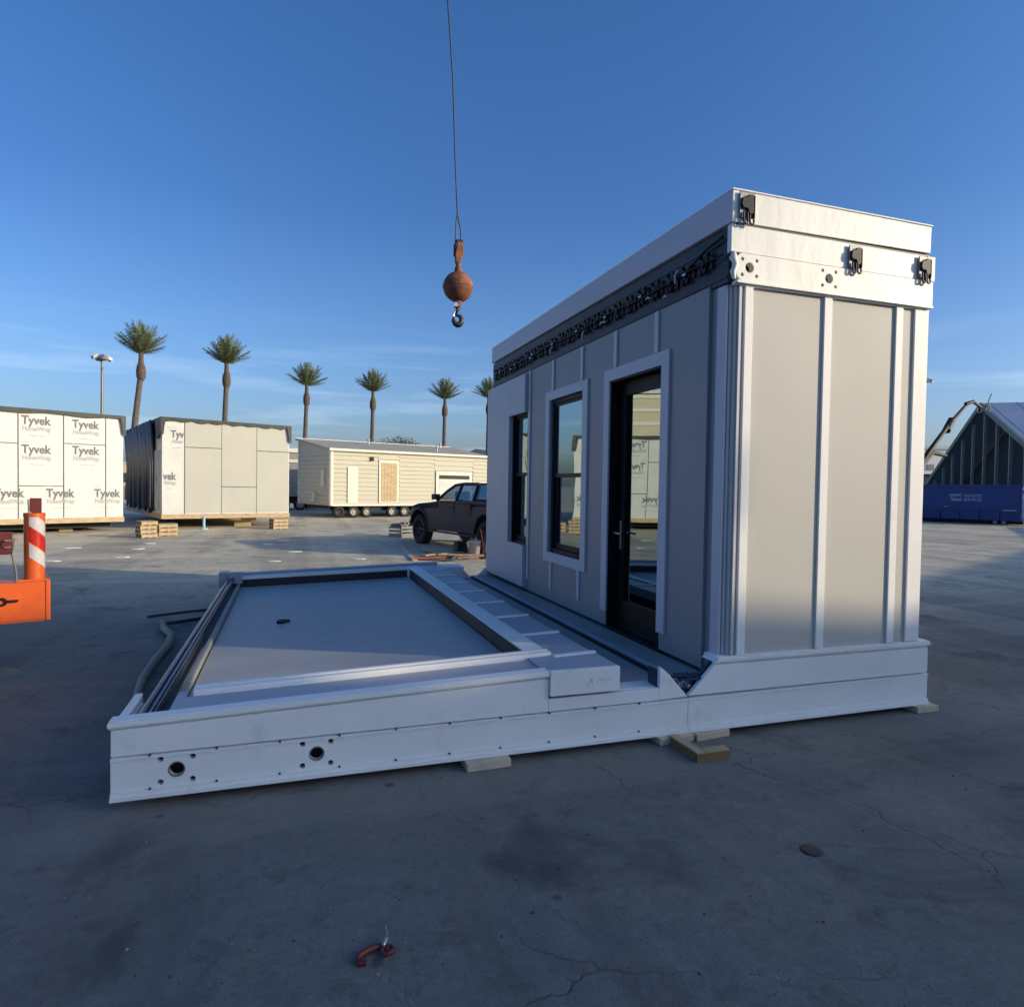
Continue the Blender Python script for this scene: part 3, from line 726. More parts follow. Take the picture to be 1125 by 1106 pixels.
# ------------------------------------------------------------------ wrapped trailers
def wrap_unit(loc, rz, W, D, zb, ztR, ztL, label, seamsV, seamsH, sheath=None):
    t = empty('wrapped_module', (*loc, 0), rz, label, 'house module')
    zt_ = lambda u: ztR + (ztL-ztR)*(-u/W)     # u runs 0 (right) .. -W (left)
    q = MB(); q.prism([(-W, zb), (0, zb), (0, ztR), (-W, ztL)], 0, D, 'y'); q.build('wall', M['wrap'], t)
    if sheath:
        for (a, b_, z0, z1) in sheath:
            q = MB(); q.box(a+.012, b_-.012, -.012, -.0005, z0+.012, z1-.012); q.build('sheathing_panel', M['sheath'], t)
    q = MB()
    for u in seamsV: q.box(u-.017, u+.017, -.006, -.0006, zb+.01, zt_(u))
    for (a, b_, z) in seamsH: q.box(a+.018, b_-.018, -.0045, -.0007, z-.015, z+.015)
    q.build('seam_tape', M['seam'], t)
    q = MB(); q.box(-W-.03, .03, -.03, D+.03, zb-.17, zb-.001); q.build('timber_sill', M['wood'], t, .004)
    # membrane roof draped over the edges
    q = MB(); n = 26; vs = []; fs = []
    for i in range(n+1):
        u = -W-.06+(W+.12)*i/n; z = zt_(u)+.05
        dr_ = .11+.03*math.sin(i*1.9)+random.uniform(-.01, .02)
        vs += [(u, -.07, z-dr_), (u, -.08, z+.02), (u, D+.08, z+.02)]
    for i in range(n): fs += [(3*i, 3*i+3, 3*i+4, 3*i+1), (3*i+1, 3*i+4, 3*i+5, 3*i+2)]
    q.add(vs, fs)
    for s in (0, 1):
        u = .06 if s else -W-.06; z = zt_(u)+.07; vs = []; fs = []; k = 16
        for j in range(k+1):
            v = -.07+(D+.14)*j/k; d = (.72 if not s else .5)+.14*math.sin(j*1.3+s)+random.uniform(-.06, .06)
            if j == 0: d *= .8
            vs += [(u+(.05 if s else -.05)*math.sin(j*2.1), v, z-d), (u, v, z)]
        for j in range(k): fs.append((2*j, 2*j+2, 2*j+3, 2*j+1))
        q.add(vs, fs)
        # flap hanging round the front corner
        uu = u; w = .12
        sg = -1 if s else 1
        q.add([(uu, -.075, z-.02), (uu+sg*w*1.5, -.078, z-.06), (uu+sg*w, -.085, z-.35), (uu+sg*w*.8, -.075, z-.62), (uu, -.075, z-.72)], [(0, 1, 2, 3, 4)])
    rf_ = q.build('roof_membrane', M['roofmem'], t)
    sm = rf_.modifiers.new('s', 'SOLIDIFY'); sm.thickness = .02
    return t
# T1: right front corner at its origin
t1 = wrap_unit((-5.57, 26.1), R(30), 15, 4.3, .49, 3.93, 3.93, 'house module wrapped in printed white house wrap with dark taped seams at the far left',
    [-.54, -1.77, -2.99, -4.4, -6.1, -8, -9.6], [(-1.77, -.54, 2.95), (-2.99, -1.77, 1.54), (-4.4, -2.99, 2.88), (-6.1, -4.4, 1.7), (-8, -6.1, 2.8), (-9.6, -8, 1.6)])
f1 = lambda u, z: (u, -.009, z)
big = []; small = []
for (u, z) in ((-2.52, 2.70), (-1.14, 2.73), (-3.24, 1.30), (-1.87, 1.30), (-.50, 1.30), (-2.52, 3.62), (-1.14, 3.60), (-4.0, 2.69), (-5.5, 2.69), (-4.7, 1.3), (-7.0, 1.3), (-4.2, 3.6), (-7.8, 2.69), (-8.7, 1.3), (-6.3, 3.5), (-9.3, 2.69)):
    big.append(('Tyvek', u, z, .36, .80)); small.append(('HomeWrap', u+.02, z-.26, .20, .76)); small.append(('------- ----', u+.03, z-.46, .14, .42)); small.append(('----', u-.3, z+.24, .12, .2))
text_mesh(big, 'printed_lettering', M['ink'], t1, f1); text_mesh(small, 'printed_small_lettering', M['inkpale'], t1, f1)
q = MB(); 
for u in (-1.5, -4, -8, -12):
    for v in (1, 3): q.box(u-.2, u+.2, v-.2, v+.2, .001, .33)
q.build('timber_crib', M['wood'], t1)
q = MB(); q.box(-14.8, -.25, .5, 4.1, .12, .318); q.build('chassis', M['black'], t1)  # black box added to darken the shaded gap under the module
# T2: origin at its right front corner too
t2 = wrap_unit((-.09, 28.28), R(18.5), 4.62, 9.3, .54, 3.99, 4.03, 'house module with plain cream sheathing panels on its front and black roof membrane',
    [-3.87, -2.58, -1.28], [(-3.87, -2.58, 3.03), (-2.58, -1.28, 1.57), (-1.28, 0, 3.0)],
    sheath=[(-3.87, -2.58, .58, 3.02), (-3.87, -2.58, 3.04, 3.96), (-2.58, -1.28, .58, 1.56), (-2.58, -1.28, 1.58, 3.95), (-1.28, -.02, .58, 2.99), (-1.28, -.02, 3.01, 3.94)])
text_mesh([('Tyv', -4.12, 3.48, .36, .44), ('vek', -4.38, 1.93, .36, .44)], 'printed_lettering', M['ink'], t2, f1)
text_mesh([('Home', -4.12, 3.22, .17, .36), ('Wrap', -4.36, 1.69, .17, .4), ('----', -4.15, 3.0, .12, .3), ('---', -4.4, 1.5, .12, .2), ('---', -4.3, 3.74, .12, .3)], 'printed_small_lettering', M['inkpale'], t2, f1)
text_mesh([('Tyvek', 1.2, 1.9, .36, .86), ('Tyvek', 3.0, 2.4, .36, .86), ('Tyvek', 2.2, 1.2, .36, .86), ('Tyvek', 5.2, 1.9, .36, .86)], 'printed_lettering', M['ink'], t2, lambda u, z: (-4.629, u, z))
q = MB(); n = 40; vs = []; fs = []
for j in range(n+1):
    v = 1.3+8.1*j/n; o_ = .05+.035*math.sin(j*1.4)+random.uniform(-.01, .01)
    vs += [(-4.62-o_, v+.05*math.sin(j), .60+.1*math.sin(j*.9)), (-4.62-o_*.8, v, 2.4), (-4.62-.12-o_, v, 4.07)]
for j in range(n): fs += [(3*j, 3*j+3, 3*j+4, 3*j+1), (3*j+1, 3*j+4, 3*j+5, 3*j+2)]
q.add(vs, fs, 0, True); tp = q.build('dark_sheet', M['dark_sheet'], t2); sm = tp.modifiers.new('s', 'SOLIDIFY'); sm.thickness = .01  # dark navy sheet over most of the left side
q = MB()
for i in range(9): q.box(-4.635-.05*(i % 2), -4.621, .25+i*.28, .33+i*.28, .7, 2.9)
q.build('wrap_fold', M['wrap'], t2)
q = MB()
for i in range(7): q.box(-.004, .02, -.02, .03, .9+i*.42, .93+i*.42)
q.build('edge_clip', M['seam'], t2)

# ------------------------------------------------------------------ pallets, cribbing, stand
q = MB()
for i in range(7): q.box(-.55+i*.162, -.55+i*.162+.12, -.45, .45, .115, .135)
for y in (-.43, 0, .38): q.box(-.55, .54, y, y+.05, .022, .114)
for i in range(3): q.box(-.55+i*.49, -.55+i*.49+.12, -.45, .45, 0, .021)
pal = q.build('pallet', M['wood'])
tag(pal, 'lowest pallet of the stack before the gap between the two wrapped modules', 'pallet', 'wooden pallets by the wrapped modules')
pal.scale = (.42, .62, .95); pal.location = (-4.25, 22.95, .001); pal.rotation_euler = (0, 0, R(28))
for i, lb in enumerate(('second pallet up in the stack before the gap between the wrapped modules', 'third pallet up in the stack before the gap between the wrapped modules', 'topmost pallet of the stack before the gap between the wrapped modules')):
    c = pal.copy(); col.objects.link(c); c.location = (-4.25+random.uniform(-.02, .02), 22.95, .130*(i+1)+.001); c.rotation_euler = (0, 0, R(28)+random.uniform(-.06, .06)); c['label'] = lb
for (x, y, n, lbs) in ((-3.82, 23.75, 3, ('lowest pallet of the shorter stack right behind the front pallet stack', 'middle pallet of the shorter stack right behind the front pallet stack', 'top pallet of the shorter stack right behind the front pallet stack')), (-.45, 26.65, 3, ('lowest pallet of the stack under the right corner of the cream module', 'middle pallet of the stack under the right corner of the cream module', 'top pallet of the stack under the right corner of the cream module'))):
    for i in range(n):
        c = pal.copy(); col.objects.link(c); c.location = (x, y, .130*i+.001); c.rotation_euler = (0, 0, R(20)+random.uniform(-.08, .08)); c['label'] = lbs[i]
        c.scale = (.5, .6, .95)
q = MB(); q.box(-.35, .25, -.2, .2, 0, .2); q.box(-.1, .45, -.15, .15, .2, .38)
o = q.build('timber_crib', M['wood'], None, .01); o.location = (-1.8, 28.6, .001); tag(o, 'low stack of timber blocks standing under the middle of the cream module', 'timber blocks')
st = empty('jack_stand', (-3.05, 26.6, 0), 0, 'small pale jack stand before the cream module', 'jack stand')
q = MB(); q.cyl((0, 0, .05), (0, 0, .42), .05, n=12); q.cyl((0, 0, .42), (0, 0, .46), .09, n=12); q.build('post', M['paleblue'], st)
q = MB(); q.lathe([(.16, 0), (.15, .03), (.05, .06)], n=16); q.build('base', M['paleblue'], st)

# ------------------------------------------------------------------ mobile home
mh = empty('mobile_home', (1.88, 34.81, 0), R(20), 'cream clapboard mobile home on wheels with a bare timber door', 'mobile home')
W, D = 10.1, 4.4
q = MB(); q.prism([(0, .62), (D, .62), (D, 4.13), (0, 3.45)], .02, W-.02, 'x'); q.build('wall', M['siding'], mh)
def lap(mb, u0, u1, z0, z1, y, mi=0, axis='x'):
    n = max(1, int((z1-z0)/.22))
    for i in range(n):
        a = z0+i*(z1-z0)/n; b_ = z0+(i+1)*(z1-z0)/n
        if axis == 'x': vs = [(u0, y-.055, a), (u1, y-.055, a), (u1, y-.004, b_), (u0, y-.004, b_), (u0, y, a), (u1, y, a)]
        else: vs = [(y-.055, u0, a), (y-.055, u1, a), (y-.004, u1, b_), (y-.004, u0, b_), (y, u0, a), (y, u1, a)]
        mb.add(vs, [(0, 1, 2, 3), (0, 4, 5, 1)], mi)
q = MB(); lap(q, .12, 2.68, .72, 3.45, .0); lap(q, 3.96, 6.2, .72, 3.45, 0); lap(q, 8.9, W-.12, .72, 3.45, 0); lap(q, 2.68, 3.96, 3.1, 3.45, 0); lap(q, 6.2, 8.9, 2.6, 3.45, 0); lap(q, 6.2, 8.9, .72, 1.2, 0)
lap(q, .1, D-.1, .72, 3.45, .02, axis='y')
q.build('siding', M['siding'], mh)
q = MB()
for (a, b_) in ((0, .14), (W-.14, W)): q.box(a, b_, -.075, -.001, .62, 3.5)
q.box(.14, W-.14, -.045, -.001, .60, .72); q.box(.14, W-.14, -.045, -.001, 3.42, 3.5); q.box(-.03, .019, -.05, .12, .62, 3.5); q.box(-.03, .019, D-.12, D, .62, 4.1)
q.build('corner_trim', M['creamtrim'], mh)
q = MB(); q.box(2.72, 3.92, -.075, -.001, .75, 3.05); dr2 = q.build('door', M['creamtrim'], mh)
q = MB()
for i in range(5): q.box(2.84+i*.195, 2.84+i*.195+.185, -.09, -.076, .82, 2.92)
q.build('door_leaf', M['wood'], dr2)
q = MB(); ring(q, 0, 1, 0, 1, 0, 1, .1); q = MB()
q.box(6.3, 8.8, -.075, -.001, 1.25, 2.55); wn = q.build('window', M['creamtrim'], mh)
q = MB(); q.box(6.5, 8.6, -.09, -.076, 2.12, 2.34); q.build('pane', M['black'], wn)
q = MB(); q.box(6.5, 8.6, -.085, -.076, 1.38, 2.08); q.build('window_cover', M['dirtywhite'], wn)
q = MB(); q.box(.93, .98, -.08, -.041, .75, 2.65); q.box(.98, 1.5, -.075, -.041, .75, 1.7); q.box(.98, 1.5, -.070, -.036, 1.7, 2.65); q.build('hatch', M['creamtrim'], mh)
q = MB(); q.box(2.22, 2.38, -.14, -.04, 3.0, 3.2); q.build('wall_lamp', M['black'], mh)
q = MB(); q.prism([(-.18, 3.45), (D+.15, 4.17), (D+.15, 4.27), (-.18, 3.55)], -.1, W+.1, 'x'); rf2 = q.build('roof', M['shingle'], mh)
q = MB(); q.prism([(-.22, 3.44), (-.181, 3.44), (-.181, 3.565), (-.22, 3.565)], -.12, W+.12, 'x'); q.prism([(D+.151, 4.15), (D+.19, 4.15), (D+.19, 4.3), (D+.151, 4.3)], -.12, W+.12, 'x')
q.build('fascia', M['creamtrim'], rf2)
for (u, v) in ((3.6, 3.0), (7.0, 1.0), (8.6, 3.2)):
    q = MB(); z = 3.58+.163*v; q.cyl((u, v, z), (u, v, z+.25), .05, n=8); q.cyl((u, v, z+.22), (u, v, z+.32), .13, .02, n=10); q.build('roof_vent', M['dirtywhite'], rf2)
q = MB(); q.box(.2, W-.2, .3, .45, .35, .6); q.box(.2, W-.2, D-.45, D-.3, .35, .6)
for i in range(6): q.box(.3+i*1.6, .4+i*1.6, .1, D-.1, .42, .6)
q.build('chassis', M['black'], mh)
def wheel(mb_t, mb_r, c, r, w, ax):
    pass
def add_wheel(parent, c, r, w, rimmat, axis=(0, 1, 0)):
    ax = Vector(axis).normalized(); Mx = Vector((0, 0, 1)).rotation_difference(ax).to_matrix().to_4x4()
    q = MB(); q.lathe([(r*.60, -w/2), (r*.9, -w/2), (r*.98, -w*.38), (r, -w*.2), (r, w*.2), (r*.98, w*.38), (r*.9, w/2), (r*.60, w/2), (r*.56, w*.2), (r*.56, -w*.2), (r*.60, -w/2)], n=28, M=Mx)
    # tread blocks
    for k in range(28):
        a = 2*PI*k/28
        for s in (-1, 1):
            p = Mx @ Vector((r*1.0*math.cos(a), r*1.0*math.sin(a), s*w*.25)); t_ = Mx @ Vector((-math.sin(a), math.cos(a), 0)); n_ = Mx @ Vector((math.cos(a), math.sin(a), 0))
            h = r*.03; hw = w*.2; ht = r*.07; e = ax
            q.add([p-t_*ht-e*hw+n_*h, p+t_*ht-e*hw+n_*h, p+t_*ht+e*hw+n_*h, p-t_*ht+e*hw+n_*h, p-t_*ht-e*hw, p+t_*ht-e*hw, p+t_*ht+e*hw, p-t_*ht+e*hw], [(0, 1, 2, 3), (0, 4, 5, 1), (1, 5, 6, 2), (2, 6, 7, 3), (3, 7, 4, 0)])
    wv = q.build('wheel', M['rubber'], parent); wv.location = c
    q = MB(); q.lathe([(r*.57, -w*.42), (r*.60, -w*.46), (r*.55, -w*.36), (r*.50, -w*.15), (r*.2, -w*.12), (r*.17, -w*.3), (0, -w*.32)], n=24, M=Mx)
    q.lathe([(r*.57, w*.42), (r*.60, w*.46), (r*.55, w*.36), (r*.50, w*.15), (r*.2, w*.12), (r*.17, w*.3), (0, w*.32)], n=24, M=Mx)
    for k in range(6):
        a = 2*PI*k/6
        for s in (-1, 1):
            p0 = Mx @ Vector((r*.15*math.cos(a), r*.15*math.sin(a), s*w*.26)); p1 = Mx @ Vector((r*.55*math.cos(a), r*.55*math.sin(a), s*w*.36)); q.tube([p0, p1], [r*.06, r*.045], 6)
    q.build('rim', rimmat, wv)
    return wv
for u in (.47, 1.28, 2.03, 3.52, 4.3, 5.15):
    add_wheel(mh, (u, .02, .30), .30, .2, M['rim'] if u > 1 else M['darkrim'])
q = MB(); q.box(-.09, -.016, .6, 1.0, 1.6, 2.5); q.box(-.14, -.016, 1.7, 2.1, .8, 1.2); q.tube([(-.1, 1.3, .7), (-.12, 1.5, 1.2), (-.1, 1.9, 1.3)], .03, 6)
q.build('service_box', M['dirtywhite'], mh)
# grey trailer behind, seen in the gap
gt = empty('grey_trailer', (-1.6, 44, 0), R(12), 'grey trailer with white roof edge in the gap left of the cream mobile home', 'trailer')
q = MB(); q.box(0, 4.5, 0, 3, .9, 3.7); q.build('wall', M['greywall'], gt)
q = MB(); q.box(-.1, 4.6, -.1, 3.1, 3.7, 3.95); q.box(-.1, 4.6, -.08, -.001, 3.05, 3.25); q.build('roof_edge', M['creamtrim'], gt)
q = MB(); q.box(0, 4.5, .1, 2.9, .45, .9); q.build('chassis', M['black'], gt)
for x in (1.2, 2.2): add_wheel(gt, (x, .15, .38), .38, .22, M['rim'])
# second pale unit beyond the mobile home's right end
t3 = empty('pale_module', (14.5, 38.5, 0), R(29), 'pale house module beyond the right end of the mobile home', 'house module')
q = MB(); q.box(0, 9, 0, 3.5, .6, 3.5); q.build('wall', M['dirtywhite'], t3)
q = MB(); q.prism([(-.2, 3.5), (3.7, 3.9), (3.7, 4.0), (-.2, 3.6)], -.1, 9.1, 'x'); q.build('roof', M['shingle'], t3)

# ------------------------------------------------------------------ pickup truck
hd = R(106)
tk = empty('pickup_truck', (3.66+.93*math.sin(hd), 19.67-.93*math.cos(hd), 0), hd, 'dark slate blue pickup truck with camper shell parked beside the folded house', 'pickup truck')
def arc(cx, cz, r, a0, a1, n=10): return [(cx+r*math.cos(R(a0+(a1-a0)*i/n)), cz+r*math.sin(R(a0+(a1-a0)*i/n))) for i in range(n+1)]
WB = -3.75
low = [(.74, .50), (.80, .62), (.80, .86), (.74, 1.06), (.62, 1.13), (.1, 1.21), (-.55, 1.26), (-1.05, 1.31), (-1.15, 1.33), (-3.05, 1.37), (-4.85, 1.37), (-4.90, 1.3), (-4.90, .62), (-4.80, .55)]
low += arc(WB, .47, .56, 8, 172)[::1] if False else []
low += [( -4.31, .55)] + [(x, z) for x, z in arc(WB, .50, .55, 175, 5)] + [(-3.19, .50), (-.57, .48)] + [(x, z) for x, z in arc(0, .50, .55, 178, 5)]
q = MB()
def body_f(p):
    k = 1.0
    if p.z > .9: k -= (p.z-.9)*.08
    if p.x > .3: k -= (p.x-.3)*.22
    return Vector((p.x, p.y*k, p.z))
ys = [-.93, .93]
q.prism(low, -.93, .93, 'y', f=body_f)
bod = q.build('body', M['truck'], tk, .035)
# fender flares
for wx in (0, WB):
    for s in (-1, 1):
        q = MB(); pts = [(x, s*.925, z) for x, z in arc(wx, .50, .56, 8, 172, 12)]
        q.tube(pts, .04, 6); q.build('fender_flare', M['plastic'], tk)
# cab
def cabin(mb, base, top, yb, yt, mi=0):
    (x0, x1, z0), (x2, x3, z1) = base, top
    vs = [(x0, -yb, z0), (x1, -yb, z0), (x1, yb, z0), (x0, yb, z0), (x2, -yt, z1), (x3, -yt, z1), (x3, yt, z1), (x2, yt, z1)]
    mb.add(vs, [(0, 1, 2, 3), (4, 7, 6, 5), (0, 4, 5, 1), (1, 5, 6, 2), (2, 6, 7, 3), (3, 7, 4, 0)], mi)
def side_bar(mb, pa, pb, r=.035, s=1):
    mb.tube([pa, pb], r, 6)
def sy(z): return .86-(z-1.33)*.33
q = MB()
for s in (-1, 1):
    P = lambda x, z: (x, s*sy(z), z)
    q.tube([P(-1.02, 1.33), P(-1.45, 1.60), P(-1.82, 1.775), P(-2.3, 1.82), P(-3.05, 1.82)], .04, 8)
    q.tube([P(-2.12, 1.36), P(-2.2, 1.80)], .045, 8); q.tube([P(-3.05, 1.36), P(-3.05, 1.80)], .06, 8)
q.add([(-1.80, -.72, 1.79), (-1.80, .72, 1.79), (-2.2, .72, 1.845), (-2.2, -.72, 1.845), (-3.05, .72, 1.845), (-3.05, -.72, 1.845)], [(0, 1, 2, 3), (3, 2, 4, 5)])
q.add([(-1.80, -.72, 1.76), (-1.80, .72, 1.76), (-3.05, .72, 1.80), (-3.05, -.72, 1.80)], [(0, 1, 2, 3)])
cab = q.build('cab', M['truck'], tk)
q = MB(); q.add([(-1.05, -.82, 1.33), (-1.05, .82, 1.33), (-1.80, .70, 1.775), (-1.80, -.70, 1.775)], [(0, 1, 2, 3)]); q.build('windshield', M['carglass'], cab)
for s in (-1, 1):
    P = lambda x, z: (x, s*(sy(z)+.005), z)
    q = MB(); q.add([P(-1.15, 1.37), P(-2.09, 1.38), P(-2.17, 1.78), P(-1.86, 1.765), P(-1.5, 1.60)], [(0, 1, 2, 3, 4)]); q.build('side_window', M['carglass'], cab)
    q = MB(); q.add([P(-2.17, 1.38), P(-3.0, 1.38), P(-3.0, 1.79), P(-2.24, 1.79)], [(0, 1, 2, 3)]); q.build('side_window', M['carglass'], cab)
q = MB(); cabin(q, (-4.85, -3.10, 1.375), (-4.75, -3.10, 1.84), .86, .72); sh = q.build('camper_shell', M['truck'], tk, .03)
for s in (-1, 1):
    P = lambda x, z, o: (x, s*(.86-(z-1.375)*.301+o), z)
    q = MB(); ins = [(-3.22, 1.44), (-4.66, 1.44), (-4.62, 1.77), (-3.22, 1.77)]
    q.tube([P(x, z, .006) for x, z in ins], .014, 6, closed=True); fw = q.build('shell_window', M['dirtywhite'], sh)
    q = MB(); q.add([P(x, z, .004) for x, z in ins], [(0, 1, 2, 3)]); q.build('pane', M['carglass'], fw)
for s in (-1, 1):
    q = MB(); q.box(-1.22, -1.04, s*.97-.1, s*.97+.1, 1.36, 1.52); q.box(-1.15, -1.1, min(s*.82, s*.9), max(s*.82, s*.9), 1.38, 1.42); q.build('mirror', M['plastic'], tk, .02)
    for (xa, xb) in ((-1.22, -2.12), (-2.16, -3.02)):
        q = MB(); y = s*.921
        q.box(xb, xa, min(y, y+s*.006), max(y, y+s*.006), .60, 1.28); d_ = q.build('door', M['truck'], tk, .008)
        q = MB(); q.box(xb+.08, xb+.24, min(y, y+s*.03), max(y, y+s*.03), 1.16, 1.195); q.build('handle', M['plastic'], d_)
    q = MB(); q.box(-3.15, -.6, min(s*.86, s*.96), max(s*.86, s*.96), .42, .47); q.build('side_step', M['plastic'], tk, .01)
    q = MB(); q.box(.66, .74, min(s*.5, s*.78), max(s*.5, s*.78), .88, 1.02); q.build('headlight', M['chrome'], tk, .02)
q = MB(); q.box(.74, .92, -.82, .82, .48, .68); q.build('bumper', M['plastic'], tk, .03)
q = MB(); q.box(.78, .82, -.45, .45, .72, 1.0); q.build('grille', M['plastic'], tk, .01)
q = MB(); q.box(-4.6, .5, -.45, -.35, .42, .52); q.box(-4.6, .5, .35, .45, .42, .52); q.cyl((WB, -.8, .44), (WB, .8, .44), .06); q.cyl((0, -.8, .44), (0, .8, .44), .05); q.lathe([(.0, -.14), (.14, -.1), (.17, 0), (.14, .1), (0, .14)], (WB, 0, .44), 14)
q.build('underbody', M['black'], tk)
q = MB(); q.box(-2.9, -1.3, -.7, .7, .5, 1.30); q.box(-1.75, -1.6, .2, .6, 1.3, 1.6); q.box(-2.7, -2.55, -.6, .6, 1.3, 1.55); q.build('seats', M['plastic'], tk)
for (x, s) in ((0, 1), (0, -1), (WB, 1), (WB, -1)):
    add_wheel(tk, (x, s*.80, .44), .44, .28, M['darkrim'])

# ------------------------------------------------------------------ junk near the truck
bk = empty('bucket', (4.36, 15.85, 0), 0, 'white plastic bucket on the ground by the pickup truck', 'bucket')
q = MB(); q.lathe([(.0, .005), (.12, .005), (.15, .36), (.16, .36), (.16, .40), (.14, .40), (.11, .03), (0, .03)], n=24); q.build('pail', M['whitetape'], bk)
q = MB(); q.tube([(.15*math.cos(R(a)), .03, .36-.16*math.sin(R(a))) for a in range(0, 181, 15)], .006, 6); q.build('handle', M['dull'], bk)
bx = empty('tool_case', (4.22, 16.75, 0), R(15), 'black tool case standing under the pickup truck side', 'tool case')
q = MB(); q.box(-.15, .15, -.12, .12, .02, .26); q.box(-.14, .14, -.11, .11, .265, .30); q.build('case', M['plastic'], bx, .02)
q = MB(); q.tube([(-.06, 0, .30), (-.06, 0, .345), (.06, 0, .345), (.06, 0, .30)], .01, 6); q.build('handle', M['dull'], bx)
ht = empty('hand_truck', (4.50, 15.40, 0), R(60), 'red hand truck standing at the edge of the pale wall panel', 'hand truck')
q = MB()
for x in (-.17, .17): q.tube([(x, 0, .1), (x, .05, .6), (x, .15, 1.15)], .018, 8)
for z in (.3, .6, .9): q.cyl((-.17, .05*z, z), (.17, .05*z, z), .014, n=8)
q.tube([(-.17, .15, 1.15), (0, .2, 1.25), (.17, .15, 1.15)], .018, 8)
q.build('frame', M['redpaint'], ht)
q = MB(); q.box(-.2, .2, -.2, .02, .02, .035); q.build('toe_plate', M['redtape'], ht)
for x in (-.22, .22): add_wheel(ht, (x, .08, .12), .12, .06, M['dull'], (1, 0, 0))
ht.scale = (.62, .62, .62)
cr_ = empty('crate_of_blocks', (3.60, 22.4, 0), R(40), 'grey slatted crate with bundles in front of the pickup truck bonnet', 'crate')
q = MB()
for z in (.06, .2, .34): q.box(-.45, .45, -.35, -.33, z, z+.08); q.box(-.45, .45, .33, .35, z, z+.08); q.box(-.45, -.43, -.33, .33, z, z+.08); q.box(.43, .45, -.33, .33, z, z+.08)
q.box(-.46, .46, -.36, .36, 0, .05); q.build('slats', M['dull'], cr_); cr_.scale = (.8, .8, .85)
q = MB()
for i in range(9): q.tube([(-.35+.08*i, -.25, .45+random.uniform(-.05, .08)), (-.35+.08*i+random.uniform(-.1, .1), .25, .45+random.uniform(-.05, .08))], .045, 7)
q.build('bundle', M['dull'], cr_)
spots = [(2.86, 16.9, 3.6, 86, 'woodpale', 'long pale timber lying on the concrete left of the scrap heap'),
 (3.3, 15.5, 1.3, 10, 'redbrown', 'red brown board at the near edge of the scrap heap by the truck'),
 (3.5, 16.0, 1.1, 35, 'wood', 'tan offcut lying across the scrap heap by the truck'),
 (3.9, 15.4, 1.1, -18, 'woodpale', 'white offcut nearest the bucket in the scrap heap'),
 (3.25, 16.3, .9, 65, 'redbrown', 'short red brown offcut at the left of the scrap heap'),
 (3.75, 16.4, 1.0, 15, 'wood', 'tan board between scrap heap and tool case'),
 (3.6, 15.7, .7, -50, 'woodpale', 'small white stick on top of the scrap heap'),
 (4.0, 14.95, .8, 25, 'redbrown', 'red brown board at the foot of the hand truck'),
 (3.15, 15.2, .7, -30, 'redbrown', 'dark offcut nearest the platform in the scrap heap'),
 (3.7, 15.15, .6, 70, 'woodpale', 'short pale offcut standing towards the platform from the scrap heap'),
 (3.45, 16.8, 1.2, 100, 'wood', 'tan board pointing from the scrap heap to the front wheel')]
for i, (x, y, l, a, m, lb) in enumerate(spots):
    plank('board', x-l/2, x+l/2, y-.06, y+.06, .002+.028*(i % 4) , .03+.028*(i % 4), M[m], lb, 'board', R(a), 'scrap boards by the truck')
# pale scraps on the sunlit concrete
for i, (x, y) in enumerate([(-3.74, 19.14), (-3.78, 20.75), (-3.72, 17.17), (-5.33, 19.64), (1.26, 17.83), (.12, 17.78), (1.5, 15.82), (-.63, 19.99), (-.45, 18.61), (-.25, 21.18), (1.47, 19.9), (-.37, 15.7), (-5.6, 18.0), (-4.9, 16.6)]):
    q = MB(); n = 7; r = random.uniform(.16, .27)
    poly = [(r*random.uniform(.7, 1.1)*math.cos(2*PI*k/n), .55*r*random.uniform(.7, 1.1)*math.sin(2*PI*k/n)) for k in range(n)]
    q.prism(poly, .001, .012, 'z')
    o = q.build('paper_scrap', M['paper']); o.location = (x, y, .0005); o.rotation_euler = (0, 0, random.uniform(-.4, .4)); 
    tag(o, 'small flat pale scrap lying on the concrete between the platform and the wrapped modules', 'scrap', 'pale scraps on the concrete')

# ------------------------------------------------------------------ palms
def frond(mb, c, az, el, L_, droop):
    """curved rib with drooping leaflets either side"""
    n = 13; pts = []; p = Vector(c); e = el
    for i in range(n):
        pts.append(p.copy()); e -= droop/n*(.4+1.2*i/n)
        p = p+Vector((math.cos(az)*math.cos(e), math.sin(az)*math.cos(e), math.sin(e)))*(L_/n)
    mb.tube(pts, [.05*(1-i/n)+.012 for i in range(n)], 4, caps=False)
    side = Vector((-math.sin(az), math.cos(az), 0))
    for i in range(2, n):
        t = (pts[i]-pts[i-1]).normalized(); up = side.cross(t)
        for k in range(2):
            o_ = pts[i-1].lerp(pts[i], k*.5)
            ln = L_*.20*math.sin(PI*min(1, (i+.5*k)/n*.85+.12))+.08
            for s in (-1, 1):
                d = (t*random.uniform(.7, 1.1)+side*s*random.uniform(.6, .9)+up*random.uniform(.0, .5)).normalized()
                w = t.cross(d).cross(d).normalized()*.030
                tip = o_+d*ln+Vector((0, 0, -.10*ln))
                mb.add([o_-w, o_+w, tip+w*.3, tip-w*.3], [(0, 1, 2, 3)])
